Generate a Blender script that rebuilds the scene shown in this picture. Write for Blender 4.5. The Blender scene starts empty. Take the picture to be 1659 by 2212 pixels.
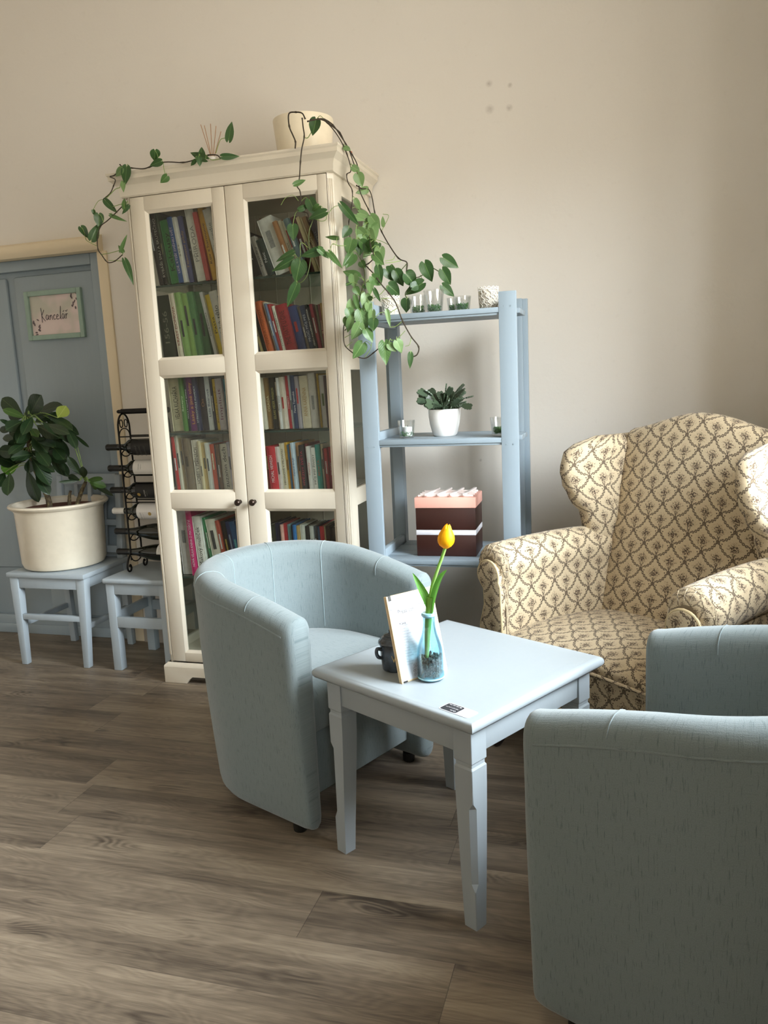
import bpy, bmesh, math, random
from mathutils import Vector, Matrix, noise
S = bpy.context.scene
COL = S.collection
rnd = random.Random(11)
R = math.radians

# ------------------------------------------------------------------ helpers
def lin(h, a=1.0):
    """'#rrggbb' (as seen) to linear rgba"""
    h = h.lstrip('#'); out = []
    if len(h) == 3: h = ''.join(c * 2 for c in h)
    for i in (0, 2, 4):
        c = int(h[i:i+2], 16) / 255.0
        out.append(c / 12.92 if c <= 0.04045 else ((c + 0.055) / 1.055) ** 2.4)
    return (*out, a)

class NT:
    """small node-tree builder"""
    def __init__(s, name):
        s.m = bpy.data.materials.new(name); s.m.use_nodes = True
        s.t = s.m.node_tree; s.n = s.t.nodes; s.n.clear()
        s.out = s.n.new('ShaderNodeOutputMaterial')
    def new(s, kind, **kw):
        n = s.n.new(kind)
        for k, v in kw.items(): setattr(n, k, v)
        return n
    def link(s, a, b): s.t.links.new(a, b)
    def put(s, sock, v):
        if v is None: return
        if hasattr(v, 'is_output'): s.link(v, sock)
        else: sock.default_value = v
    def math(s, op, a, b=None, c=None, clamp=False):
        n = s.new('ShaderNodeMath', operation=op); n.use_clamp = clamp
        s.put(n.inputs[0], a)
        if b is not None: s.put(n.inputs[1], b)
        if c is not None: s.put(n.inputs[2], c)
        return n.outputs[0]
    def mix(s, fac, a, b, blend='MIX'):
        n = s.new('ShaderNodeMix', data_type='RGBA', blend_type=blend)
        s.put(n.inputs[0], fac); s.put(n.inputs[6], a); s.put(n.inputs[7], b)
        return n.outputs[2]
    def coord(s, which='Object'): return s.new('ShaderNodeTexCoord').outputs[which]
    def mapping(s, vec, scale=(1, 1, 1), loc=(0, 0, 0), rot=(0, 0, 0)):
        n = s.new('ShaderNodeMapping'); s.link(vec, n.inputs[0])
        n.inputs['Scale'].default_value = scale; n.inputs['Location'].default_value = loc; n.inputs['Rotation'].default_value = rot
        return n.outputs[0]
    def noise(s, vec, scale=5, detail=3, rough=0.5, distortion=0.0):
        n = s.new('ShaderNodeTexNoise'); s.put(n.inputs['Vector'], vec)
        n.inputs['Scale'].default_value = scale; n.inputs['Detail'].default_value = detail
        n.inputs['Roughness'].default_value = rough; n.inputs['Distortion'].default_value = distortion
        return n.outputs[0]
    def ramp(s, fac, stops):
        n = s.new('ShaderNodeValToRGB'); s.link(fac, n.inputs[0]); e = n.color_ramp.elements
        while len(e) < len(stops): e.new(0.5)
        for i, (p, c) in enumerate(stops):
            e[i].position = p; e[i].color = c if len(c) == 4 else (*c, 1)
        return n.outputs[0]
    def sep(s, vec):
        n = s.new('ShaderNodeSeparateXYZ'); s.link(vec, n.inputs[0]); return n.outputs
    def comb(s, x, y, z=0.0):
        n = s.new('ShaderNodeCombineXYZ')
        for i, v in enumerate((x, y, z)): s.put(n.inputs[i], v)
        return n.outputs[0]
    def bump(s, h, strength=0.3, dist=0.002):
        n = s.new('ShaderNodeBump'); s.link(h, n.inputs['Height'])
        n.inputs['Strength'].default_value = strength; n.inputs['Distance'].default_value = dist
        return n.outputs[0]
    def bsdf(s, color, rough=0.5, normal=None, metal=0.0, spec=0.5, sheen=0.0, coat=0.0, sub=0.0):
        b = s.new('ShaderNodeBsdfPrincipled')
        s.put(b.inputs['Base Color'], color); s.put(b.inputs['Roughness'], rough)
        b.inputs['Metallic'].default_value = metal; b.inputs['Specular IOR Level'].default_value = spec
        b.inputs['Sheen Weight'].default_value = sheen; b.inputs['Coat Weight'].default_value = coat
        if normal is not None: s.link(normal, b.inputs['Normal'])
        return b
    def done(s, sh):
        s.link(sh.outputs[0] if hasattr(sh, 'outputs') else sh, s.out.inputs[0]); return s.m

_cache = {}
def plain(hexcol, rough=0.5, metal=0.0, spec=0.5, var=0.06, scale=30, coat=0.0, bump=0.0, sheen=0.0):
    """painted / plastic / paper surface with a faint procedural unevenness"""
    key = (hexcol, rough, metal, spec, var, scale, coat, bump, sheen)
    if key in _cache: return _cache[key]
    t = NT('surface_' + hexcol.lstrip('#'))
    c = lin(hexcol); nz = t.noise(t.coord(), scale, 3)
    a = tuple(x * (1 - var) for x in c[:3]) + (1,); b = tuple(min(1, x * (1 + var)) for x in c[:3]) + (1,)
    col = t.ramp(nz, [(0.3, a), (0.7, b)])
    nm = t.bump(t.noise(t.coord(), scale * 6, 2), bump) if bump else None
    _cache[key] = t.done(t.bsdf(col, rough, nm, metal, spec, sheen, coat))
    return _cache[key]

class MB:
    """collects shapes, links them as ONE mesh object; keeps UVs in metres where given"""
    def __init__(s):
        s.bm = bmesh.new(); s.uv = s.bm.loops.layers.uv.new('UVMap'); s.mats = []
    def _mi(s, m):
        if m is None: return 0
        if m not in s.mats: s.mats.append(m)
        return s.mats.index(m)
    def box(s, x0, x1, y0, y1, z0, z1, bevel=0.0, seg=2, m=None, mat=None):
        mi = s._mi(mat)
        g = bmesh.new()
        vs = [g.verts.new((x, y, z)) for x in (x0, x1) for y in (y0, y1) for z in (z0, z1)]
        for f in ((0,1,3,2),(4,6,7,5),(0,4,5,1),(2,3,7,6),(0,2,6,4),(1,5,7,3)): g.faces.new([vs[i] for i in f])
        bmesh.ops.recalc_face_normals(g, faces=g.faces)
        if bevel > 0: bmesh.ops.bevel(g, geom=g.edges[:] , offset=bevel, segments=seg, profile=0.5, affect='EDGES')
        s._merge(g, m, mi, True); return s
    def hexa(s, pts, bevel=0.0, seg=2, m=None, mat=None):
        """eight corners: bottom 4 (ccw) then top 4"""
        mi = s._mi(mat); g = bmesh.new(); v = [g.verts.new(p) for p in pts]
        for f in ((3,2,1,0),(4,5,6,7),(0,1,5,4),(1,2,6,5),(2,3,7,6),(3,0,4,7)): g.faces.new([v[i] for i in f])
        bmesh.ops.recalc_face_normals(g, faces=g.faces)
        if bevel > 0: bmesh.ops.bevel(g, geom=g.edges[:], offset=bevel, segments=seg, profile=0.5, affect='EDGES')
        s._merge(g, m, mi, True); return s
    def _merge(s, g, m=None, mi=0, boxuv=False):
        guv = g.loops.layers.uv.active
        mp = {}
        for v in g.verts:
            co = v.co if m is None else m @ v.co
            mp[v] = s.bm.verts.new(co)
        for f in g.faces:
            try: nf = s.bm.faces.new([mp[v] for v in f.verts])
            except ValueError: continue
            nf.material_index = mi
            n = f.normal if f.normal.length > 0 else Vector((0, 0, 1))
            ax = max(range(3), key=lambda i: abs(n[i]))
            for l, gl in zip(nf.loops, f.loops):
                if guv is not None and not boxuv: l[s.uv].uv = gl[guv].uv
                else:
                    c = gl.vert.co
                    l[s.uv].uv = (c.y, c.z) if ax == 0 else ((c.x, c.z) if ax == 1 else (c.x, c.y))
        g.free()
    def grid(s, rows, closed=False, mat=None, uvs=None, cap0=False, cap1=False, flip=False):
        """rows of points (equal length) -> quads; closed wraps every row; uv = running arc length"""
        mi = s._mi(mat); n = len(rows[0]); V = [[s.bm.verts.new(p) for p in r] for r in rows]
        if uvs is None:
            mid = len(rows) // 2; cu = [0.0]
            rr = rows[mid]
            for j in range(1, n + (1 if closed else 0)): cu.append(cu[-1] + (Vector(rr[j % n]) - Vector(rr[j-1])).length)
            cv = [0.0]; k = n // 2
            for i in range(1, len(rows)): cv.append(cv[-1] + (Vector(rows[i][k]) - Vector(rows[i-1][k])).length)
            uv = lambda i, j: (cu[j], cv[i])
        else: uv = uvs
        for i in range(len(rows) - 1):
            for j in range(n if closed else n - 1):
                j2 = (j + 1) % n
                q = [V[i][j], V[i][j2], V[i+1][j2], V[i+1][j]]; t = [uv(i, j), uv(i, j+1), uv(i+1, j+1), uv(i+1, j)]
                if flip: q.reverse(); t.reverse()
                if len(set(q)) < 4: continue
                try: f = s.bm.faces.new(q)
                except ValueError: continue
                f.material_index = mi; f.smooth = True
                for l, w in zip(f.loops, t): l[s.uv].uv = w
        for do, r in ((cap0, V[0]), (cap1, V[-1])):
            if do and closed:
                try:
                    f = s.bm.faces.new(r if r is V[-1] else list(reversed(r))); f.material_index = mi
                    for l in f.loops: l[s.uv].uv = (l.vert.co.x, l.vert.co.z)
                except ValueError: pass
        return s
    def tube(s, pts, r, seg=8, mat=None, caps=True, closed=False):
        pts = [Vector(p) for p in pts]; k = len(pts); rows = []
        rad = r if isinstance(r, (list, tuple)) else [r] * k
        up = Vector((0, 0, 1)); prev = None
        for i, p in enumerate(pts):
            a = pts[(i-1) % k] if (closed or i > 0) else pts[0]; b = pts[(i+1) % k] if (closed or i < k-1) else pts[-1]
            t = (b - a)
            t = t.normalized() if t.length > 1e-9 else Vector((0, 0, 1))
            if prev is None:
                n = t.cross(up)
                if n.length < 1e-3: n = t.cross(Vector((1, 0, 0)))
            else: n = prev - t * prev.dot(t)
            if n.length < 1e-6: n = t.orthogonal()
            n.normalize(); prev = n; b2 = t.cross(n)
            rows.append([p + (n * math.cos(q) + b2 * math.sin(q)) * rad[i] for q in [2*math.pi*j/seg for j in range(seg)]])
        if closed: rows.append(rows[0])
        s.grid(rows, closed=True, mat=mat, cap0=caps and not closed, cap1=caps and not closed); return s
    def lathe(s, prof, seg=32, origin=(0, 0, 0), axis='z', mat=None, m=None, a0=0.0, a1=2*math.pi):
        full = abs(a1 - a0 - 2*math.pi) < 1e-6; o = Vector(origin); rows = []
        for r, z in prof:
            row = []
            for j in range(seg if full else seg + 1):
                a = a0 + (a1 - a0) * j / seg
                p = Vector((r*math.cos(a), r*math.sin(a), z))
                if axis == 'x': p = Vector((z, r*math.cos(a), r*math.sin(a)))
                p = p + o
                row.append(p if m is None else m @ p)
            rows.append(row)
        s.grid(rows, closed=full, mat=mat, cap0=full and prof[0][0] > 1e-5, cap1=full and prof[-1][0] > 1e-5); return s
    def prism(s, outline, d0, d1, axis='y', mat=None, bevel=0.0, m=None, seg=2):
        """closed 2D outline extruded along an axis"""
        mi = s._mi(mat); g = bmesh.new()
        def P(a, b, d): return {'y': (a, d, b), 'x': (d, a, b), 'z': (a, b, d)}[axis]
        A = [g.verts.new(P(a, b, d0)) for a, b in outline]; B = [g.verts.new(P(a, b, d1)) for a, b in outline]
        g.faces.new(A); g.faces.new(list(reversed(B)))
        n = len(A)
        for i in range(n): g.faces.new([A[i], B[i], B[(i+1) % n], A[(i+1) % n]])
        bmesh.ops.recalc_face_normals(g, faces=g.faces)
        if bevel > 0:
            ed = [e for e in g.edges if len(e.link_faces) == 2 and any(len(f.verts) == n for f in e.link_faces)]
            bmesh.ops.bevel(g, geom=ed, offset=bevel, segments=seg, profile=0.5, affect='EDGES')
        s._merge(g, m, mi, True); return s
    def build(s, name, mat=None, parent=None, smooth=35, loc=None, recalc=True):
        if recalc: bmesh.ops.recalc_face_normals(s.bm, faces=s.bm.faces)
        me = bpy.data.meshes.new(name)
        if loc is not None: bmesh.ops.translate(s.bm, verts=s.bm.verts, vec=-Vector(loc))
        s.bm.to_mesh(me); s.bm.free()
        for m in (s.mats if s.mats else [mat]): me.materials.append(m)
        if smooth:
            me.polygons.foreach_set('use_smooth', [True] * len(me.polygons))
            me.set_sharp_from_angle(angle=R(smooth))
        o = bpy.data.objects.new(name, me); COL.objects.link(o)
        if parent is not None: o.parent = parent
        if loc is not None: o.location = loc
        return o

def tag(o, label=None, cat=None, group=None, kind=None):
    if label: o['label'] = label
    if cat: o['category'] = cat
    if group: o['group'] = group
    if kind: o['kind'] = kind
    return o
def thing(name, loc, label, cat, group=None, rz=0.0):
    o = bpy.data.objects.new(name, None); COL.objects.link(o); o.empty_display_size = 0.05
    o.location = loc; o.rotation_euler = (0, 0, rz); return tag(o, label, cat, group)
def children(o): return [c for c in bpy.data.objects if c.parent == o]
def copy_tree(o, parent=None):
    c = o.copy(); COL.objects.link(c); c.parent = parent
    for ch in children(o): copy_tree(ch, c)
    return c
def text_mesh(name, body, size, mat, parent, matrix, align='CENTER', extrude=0.0002, width=None, spacing=1.0, shear=0.0):
    """flat lettering as a mesh; fitted to width when given"""
    cu = bpy.data.curves.new(name, 'FONT'); cu.body = body; cu.size = size; cu.align_x = align; cu.align_y = 'CENTER'
    cu.space_character = spacing; cu.shear = shear; cu.extrude = 0.0; cu.resolution_u = 3
    ob = bpy.data.objects.new(name + '_curve', cu); COL.objects.link(ob)
    dg = bpy.context.evaluated_depsgraph_get(); ev = ob.evaluated_get(dg)
    me = bpy.data.meshes.new_from_object(ev); me.name = name
    bpy.data.objects.remove(ob); bpy.data.curves.remove(cu)
    if width and me.vertices:
        xs = [v.co.x for v in me.vertices]; w = max(xs) - min(xs)
        if w > 1e-6:
            k = width / w; c0 = (max(xs) + min(xs)) / 2 if align == 'CENTER' else 0
            for v in me.vertices: v.co.x = (v.co.x - c0) * k
    me.transform(matrix)
    me.materials.clear(); me.materials.append(mat)
    o = bpy.data.objects.new(name, me); COL.objects.link(o); o.parent = parent
    return o
def bez(p, n=8):
    """smooth Catmull-Rom through points"""
    p = [Vector(q) for q in p]; out = []
    for i in range(len(p) - 1):
        a = p[i-1] if i else p[i] * 2 - p[i+1]; b, c = p[i], p[i+1]; d = p[i+2] if i + 2 < len(p) else p[i+1] * 2 - p[i]
        for k in range(n):
            t = k / n
            out.append(0.5 * ((2*b) + (c - a) * t + (2*a - 5*b + 4*c - d) * t*t + (3*b - a - 3*c + d) * t**3))
    out.append(p[-1]); return out

# ------------------------------------------------------------------ materials
def m_wall():
    t = NT('plaster_wall'); c = t.coord('Object')
    big = t.noise(c, 0.9, 3); fine = t.noise(c, 26, 4, 0.6)
    col = t.ramp(big, [(0.3, lin('#e2dcd3')), (0.7, lin('#e7e2da'))])
    col = t.mix(t.math('MULTIPLY', t.ramp(fine, [(0.62, (0, 0, 0)), (0.8, (1, 1, 1))]), 0.10), col, lin('#b3a697'))
    x, y, z = t.sep(c)
    st = None       # old fixing marks on the plaster
    for px, pz, rad in ((1.374, 2.395, .016), (1.456, 2.378, .012), (1.374, 2.300, .021), (1.452, 2.295, .016), (1.300, .900, .008), (.80, 1.2, .01)):
        d = t.math('SQRT', t.math('ADD', t.math('POWER', t.math('SUBTRACT', x, px), 2.0), t.math('POWER', t.math('SUBTRACT', z, pz), 2.0)))
        k = t.math('SUBTRACT', 1.0, t.math('DIVIDE', d, rad), clamp=True)
        st = k if st is None else t.math('MAXIMUM', st, k)
    st = t.math('MULTIPLY', t.math('MULTIPLY', st, t.noise(c, 90, 4, 0.7)), 0.8, clamp=True)
    col = t.mix(st, col, lin('#8a7d6f'))
    h = t.math('ADD', t.math('MULTIPLY', t.noise(c, 55, 4, 0.6), 0.5), t.noise(c, 7, 3))
    return t.done(t.bsdf(col, 0.85, t.bump(h, 0.12, 0.01), spec=0.25))
def m_floor():
    t = NT('oak_plank_floor'); c = t.coord('Object'); x, y, z = t.sep(c)
    pw = 0.1745; pl = 1.22
    ry = t.math('DIVIDE', t.math('ADD', y, 20 * pw + 1.8 - 10 * pw + 0.0), pw)
    row = t.math('FLOOR', ry); fy = t.math('FRACT', ry)
    wn = t.new('ShaderNodeTexWhiteNoise', noise_dimensions='1D'); t.link(row, wn.inputs['W'])
    xs = t.math('ADD', t.math('DIVIDE', x, pl), t.math('MULTIPLY', wn.outputs['Value'], 7.31))
    ix = t.math('FLOOR', xs); fx = t.math('FRACT', xs)
    wn2 = t.new('ShaderNodeTexWhiteNoise', noise_dimensions='2D'); t.link(t.comb(row, ix), wn2.inputs['Vector'])
    hv = wn2.outputs['Value']
    off = t.math('MULTIPLY', hv, 37.0)
    gv = t.comb(t.math('ADD', x, off), t.math('ADD', y, off), off)
    # grain: broad soft tone, fine pores along x, cathedral figure
    g0 = t.noise(t.mapping(gv, (0.9, 7, 1)), 1.6, 3, 0.55)
    g1 = t.noise(t.mapping(gv, (2.0, 44, 1)), 2.0, 4, 0.6)
    g2 = t.noise(t.mapping(gv, (7, 210, 1)), 2.4, 3, 0.6)
    warp = t.noise(t.mapping(gv, (1.0, 4.5, 1)), 2.0, 2, 0.5)
    band = t.math('SINE', t.math('MULTIPLY', t.math('ADD', t.math('MULTIPLY', y, 1.6), t.math('MULTIPLY', warp, 2.0)), 70.0))
    knot = t.noise(t.mapping(gv, (2.6, 7, 1)), 1.4, 2)
    kmask = t.ramp(knot, [(0.60, (0, 0, 0)), (0.72, (1, 1, 1))])
    g = t.math('ADD', t.math('ADD', t.math('MULTIPLY', g0, 0.50), t.math('MULTIPLY', g1, 0.30)), t.math('MULTIPLY', g2, 0.24))
    g = t.math('ADD', g, t.math('MULTIPLY', t.math('MULTIPLY', band, 0.055), t.math('ADD', 0.35, kmask)))
    g = t.math('ADD', g, t.math('MULTIPLY', t.math('SUBTRACT', hv, 0.5), 0.07))
    g = t.math('SUBTRACT', g, t.math('MULTIPLY', kmask, 0.10))
    col = t.ramp(g, [(0.30, lin('#3f362e')), (0.42, lin('#5d5246')), (0.54, lin('#7a6d5d')), (0.66, lin('#948673')), (0.8, lin('#a69883'))])
    seam = t.math('MAXIMUM', t.math('LESS_THAN', fx, 0.0016), t.math('MULTIPLY', t.math('LESS_THAN', fy, 0.008), 0.45))
    col = t.mix(t.math('MULTIPLY', seam, 0.6), col, lin('#332c26'))
    rough = t.math('ADD', 0.36, t.math('MULTIPLY', g2, 0.22))
    hh = t.math('SUBTRACT', t.math('ADD', t.math('MULTIPLY', g2, 0.6), g1), t.math('MULTIPLY', seam, 1.2))
    return t.done(t.bsdf(col, rough, t.bump(hh, 0.22, 0.003), spec=0.45))
def m_tub():
    t = NT('teal_grey_melange'); uv = t.coord('UV')
    a = t.noise(t.mapping(uv, (330, 26, 1)), 1.0, 3, 0.6); b = t.noise(t.mapping(uv, (34, 330, 1)), 1.0, 3, 0.6)
    f = t.noise(t.mapping(uv, (520, 520, 1)), 1.0, 2, 0.7)
    base = t.mix(f, lin('#627073'), lin('#868f90'))
    k1 = t.ramp(a, [(0.57, (0, 0, 0)), (0.70, (1, 1, 1))]); k2 = t.ramp(b, [(0.60, (0, 0, 0)), (0.8, (1, 1, 1))])
    col = t.mix(t.math('MULTIPLY', k1, 0.62), base, lin('#47565b')); col = t.mix(t.math('MULTIPLY', k2, 0.42), col, lin('#526267'))
    h = t.math('ADD', t.math('ADD', a, b), f)
    return t.done(t.bsdf(col, 0.92, t.bump(h, 0.25, 0.0015), spec=0.2, sheen=0.25))
def m_damask():
    t = NT('cream_floral_damask'); uv = t.coord('UV'); u, v, _ = t.sep(uv)
    PA, PB = 0.104, 0.092
    nz = t.noise(t.mapping(uv, (190, 190, 1)), 1.0, 4, 0.72); nz2 = t.noise(t.mapping(uv, (170, 170, 1), (7, 3, 0)), 1.0, 2, 0.6)
    dark = None; rose = None
    for ou, ov in ((0.0, 0.0), (0.5, 0.5)):
        cu = t.math('SUBTRACT', t.math('FRACT', t.math('ADD', t.math('DIVIDE', u, PA), ou)), 0.5)
        cv = t.math('SUBTRACT', t.math('FRACT', t.math('ADD', t.math('DIVIDE', v, PB), ov)), 0.5)
        au = t.math('ABSOLUTE', cu)
        # bouquet: wide fan narrowing to a knot
        wid = t.math('ADD', 0.05, t.math('MULTIPLY', t.math('SUBTRACT', 0.42, t.math('ABSOLUTE', t.math('SUBTRACT', cv, 0.14))), 0.62))
        fx = t.math('SUBTRACT', 1.0, t.math('DIVIDE', au, wid), clamp=True)
        fy = t.math('SUBTRACT', 1.0, t.math('DIVIDE', t.math('ABSOLUTE', t.math('SUBTRACT', cv, 0.10)), 0.34), clamp=True)
        fall = t.math('MULTIPLY', t.math('POWER', fx, 0.35), t.math('POWER', fy, 0.35))
        bq = t.math('MULTIPLY', t.math('SUBTRACT', t.math('ADD', nz, t.math('MULTIPLY', fall, 0.40)), 0.775), 9.0, clamp=True)
        bq = t.math('MULTIPLY', bq, t.math('GREATER_THAN', fall, 0.02))
        # stalk and bow tails
        stalk = t.math('MULTIPLY', t.math('LESS_THAN', t.math('ABSOLUTE', t.math('SUBTRACT', au, t.math('MULTIPLY', t.math('ABSOLUTE', t.math('ADD', cv, 0.2)), 0.34))), 0.016), t.math('LESS_THAN', t.math('ABSOLUTE', t.math('ADD', cv, 0.24)), 0.17))
        # garland swag, a chain of links
        cy = t.math('SUBTRACT', t.math('MULTIPLY', t.math('POWER', au, 2.7), 3.1), 0.20)
        link = t.math('ADD', 0.016, t.math('MULTIPLY', t.math('ABSOLUTE', t.math('SINE', t.math('MULTIPLY', t.math('ADD', au, t.math('MULTIPLY', cv, 0.5)), 25.0))), 0.034))
        sl = t.math('ADD', 1.0, t.math('MULTIPLY', t.math('POWER', au, 1.7), 6.0))
        dist = t.math('DIVIDE', t.math('ABSOLUTE', t.math('SUBTRACT', cv, cy)), sl)
        swag = t.math('MULTIPLY', t.math('SUBTRACT', link, dist), 60.0, clamp=True)
        hole = t.math('MULTIPLY', t.math('SUBTRACT', t.math('SUBTRACT', link, 0.026), dist), 60.0, clamp=True)
        swag = t.math('SUBTRACT', swag, t.math('MULTIPLY', hole, 0.65))
        swag = t.math('MULTIPLY', swag, t.math('GREATER_THAN', au, 0.05))
        # dots
        dd = t.math('SQRT', t.math('ADD', t.math('POWER', t.math('SUBTRACT', au, 0.13), 2.0), t.math('POWER', t.math('ADD', cv, 0.32), 2.0)))
        dot = t.math('LESS_THAN', dd, 0.022)
        d = t.math('MAXIMUM', t.math('MAXIMUM', bq, swag), t.math('MAXIMUM', t.math('MULTIPLY', stalk, 0.8), dot))
        dark = d if dark is None else t.math('MAXIMUM', dark, d)
        rs = t.math('MULTIPLY', fall, t.math('MULTIPLY', t.math('SUBTRACT', nz2, 0.50), 6.0, clamp=True))
        rose = rs if rose is None else t.math('MAXIMUM', rose, rs)
    weave = t.noise(t.mapping(uv, (1500, 1500, 1)), 1.0, 2)
    base = t.mix(weave, lin('#b9a88b'), lin('#ccbb9d'))
    col = t.mix(t.math('MULTIPLY', rose, 0.45), base, lin('#a87a64'))
    col = t.mix(t.math('MULTIPLY', dark, 0.92), col, lin('#33241f'))
    return t.done(t.bsdf(col, 0.85, t.bump(weave, 0.12, 0.001), spec=0.2, sheen=0.12))
def m_painted(name, a, b, rough=0.45, streak=True):
    t = NT(name); c = t.coord()
    n1 = t.noise(t.mapping(c, (60, 60, 6)), 1.0, 4, 0.6); n2 = t.noise(c, 3.0, 3)
    col = t.mix(t.math('MULTIPLY', t.math('ADD', n1, n2), 0.5), lin(a), lin(b))
    return t.done(t.bsdf(col, rough, t.bump(n1, 0.05, 0.001), spec=0.4))
def m_pane(name, tint=(0.93, 0.96, 0.95, 1), gl=0.10, rough=0.02):
    """thin clear glass: mostly lets light straight through, a little mirror"""
    t = NT(name)
    tr = t.new('ShaderNodeBsdfTransparent'); tr.inputs[0].default_value = tint
    gb = t.new('ShaderNodeBsdfGlossy'); gb.inputs['Roughness'].default_value = rough; gb.inputs[0].default_value = (1, 1, 1, 1)
    lw = t.new('ShaderNodeLayerWeight'); lw.inputs['Blend'].default_value = 0.25
    fac = t.math('ADD', gl * 0.45, t.math('MULTIPLY', lw.outputs['Fresnel'], gl * 2.0), clamp=True)
    mx = t.new('ShaderNodeMixShader'); t.link(fac, mx.inputs[0]); t.link(tr.outputs[0], mx.inputs[1]); t.link(gb.outputs[0], mx.inputs[2])
    return t.done(mx)
def m_leaf(name, a, b, back=None, rough=0.35, trans=0.25):
    t = NT(name); uv = t.coord('UV'); u, v, _ = t.sep(uv)
    n = t.noise(t.coord(), 22, 3)
    col = t.mix(n, lin(a), lin(b))
    vein = t.math('LESS_THAN', t.math('ABSOLUTE', u), 0.022)
    side = t.math('SINE', t.math('MULTIPLY', t.math('SUBTRACT', v, t.math('MULTIPLY', t.math('ABSOLUTE', u), 0.7)), 48.0))
    col = t.mix(t.math('MULTIPLY', vein, 0.45), col, lin(back or b))
    b1 = t.bsdf(col, rough, t.bump(t.math('ADD', side, t.math('MULTIPLY', vein, 2.0)), 0.10, 0.001), spec=0.45)
    tl = t.new('ShaderNodeBsdfTranslucent'); t.link(col, tl.inputs[0])
    mx = t.new('ShaderNodeMixShader'); mx.inputs[0].default_value = trans; t.link(b1.outputs[0], mx.inputs[1]); t.link(tl.outputs[0], mx.inputs[2])
    return t.done(mx)
M = dict(
    wall=m_wall(), floor=m_floor(), tub=m_tub(), damask=m_damask(),
    blue=m_painted('pale_blue_paint', '#818f99', '#8c99a2', 0.42),
    table=m_painted('ice_blue_lacquer', '#959da2', '#9da5a9', 0.36),
    stool=m_painted('worn_blue_paint', '#98a3ab', '#a8b2b8', 0.5),
    door=m_painted('grey_blue_gloss_paint', '#8f9da6', '#9aa7af', 0.42),
    cream=m_painted('cream_white_lacquer', '#d3cab8', '#dad1c0', 0.38),
    creamtrim=m_painted('cream_plaster_trim', '#e0d0b2', '#e8dabf', 0.7),
    pane=m_pane('cabinet_glass', (0.84, 0.86, 0.84, 1), 0.055), shelfglass=m_pane('shelf_glass', (0.74, 0.84, 0.80, 1), 0.25),
    shelfedge=plain('#2c4038', 0.2), cup=m_pane('clear_cup_glass', (0.95, 0.96, 0.96, 1), 0.16),
    vase=m_pane('blue_vase_glass', (0.74, 0.90, 0.94, 1), 0.22),
    black=plain('#15130f', 0.45, spec=0.4), iron=plain('#120f0d', 0.5, 0.4), knob=plain('#3a2f28', 0.3, 0.75),
    white=plain('#f1f0ee', 0.25, coat=0.3, var=0.02), pot=plain('#d9d0bd', 0.35, var=0.03, coat=0.2), potcream=plain('#eee3cb', 0.4, var=0.03),
    paper=plain('#d9cfba', 0.9, var=0.12, scale=160), card=plain('#cfd1d8', 0.7, var=0.01),
    soil=plain('#5a2f1e', 0.95, var=0.3, scale=90, bump=0.5), wood=plain('#e9cfa2', 0.5, var=0.08, scale=40),
    leaf=[m_leaf('pothos_leaf', '#33502a', '#405f33', '#7d9a5c'), m_leaf('pothos_mid_leaf', '#4a6b38', '#587a44', '#95b070'), m_leaf('pothos_pale_leaf', '#6b8a55', '#7c9a63', '#a9c088')],
    tleaf=[m_leaf('dark_tree_leaf', '#1c3019', '#273d22', '#556b3e', 0.4, 0.15), m_leaf('fresh_tree_leaf', '#40602b', '#4f6f36', '#809c5a', 0.4, 0.3), m_leaf('bright_tree_leaf', '#4f8a1f', '#5d9a2a', '#93bd55', 0.35, 0.35), m_leaf('yellowing_tree_leaf', '#9aab4a', '#adba60', '#cdd48a', 0.4, 0.35)],
    vine=plain('#4d5a2c', 0.6, var=0.25), vinedark=plain('#33291a', 0.7, var=0.25), petiole=plain('#7d9650', 0.5, var=0.15),
)

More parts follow.
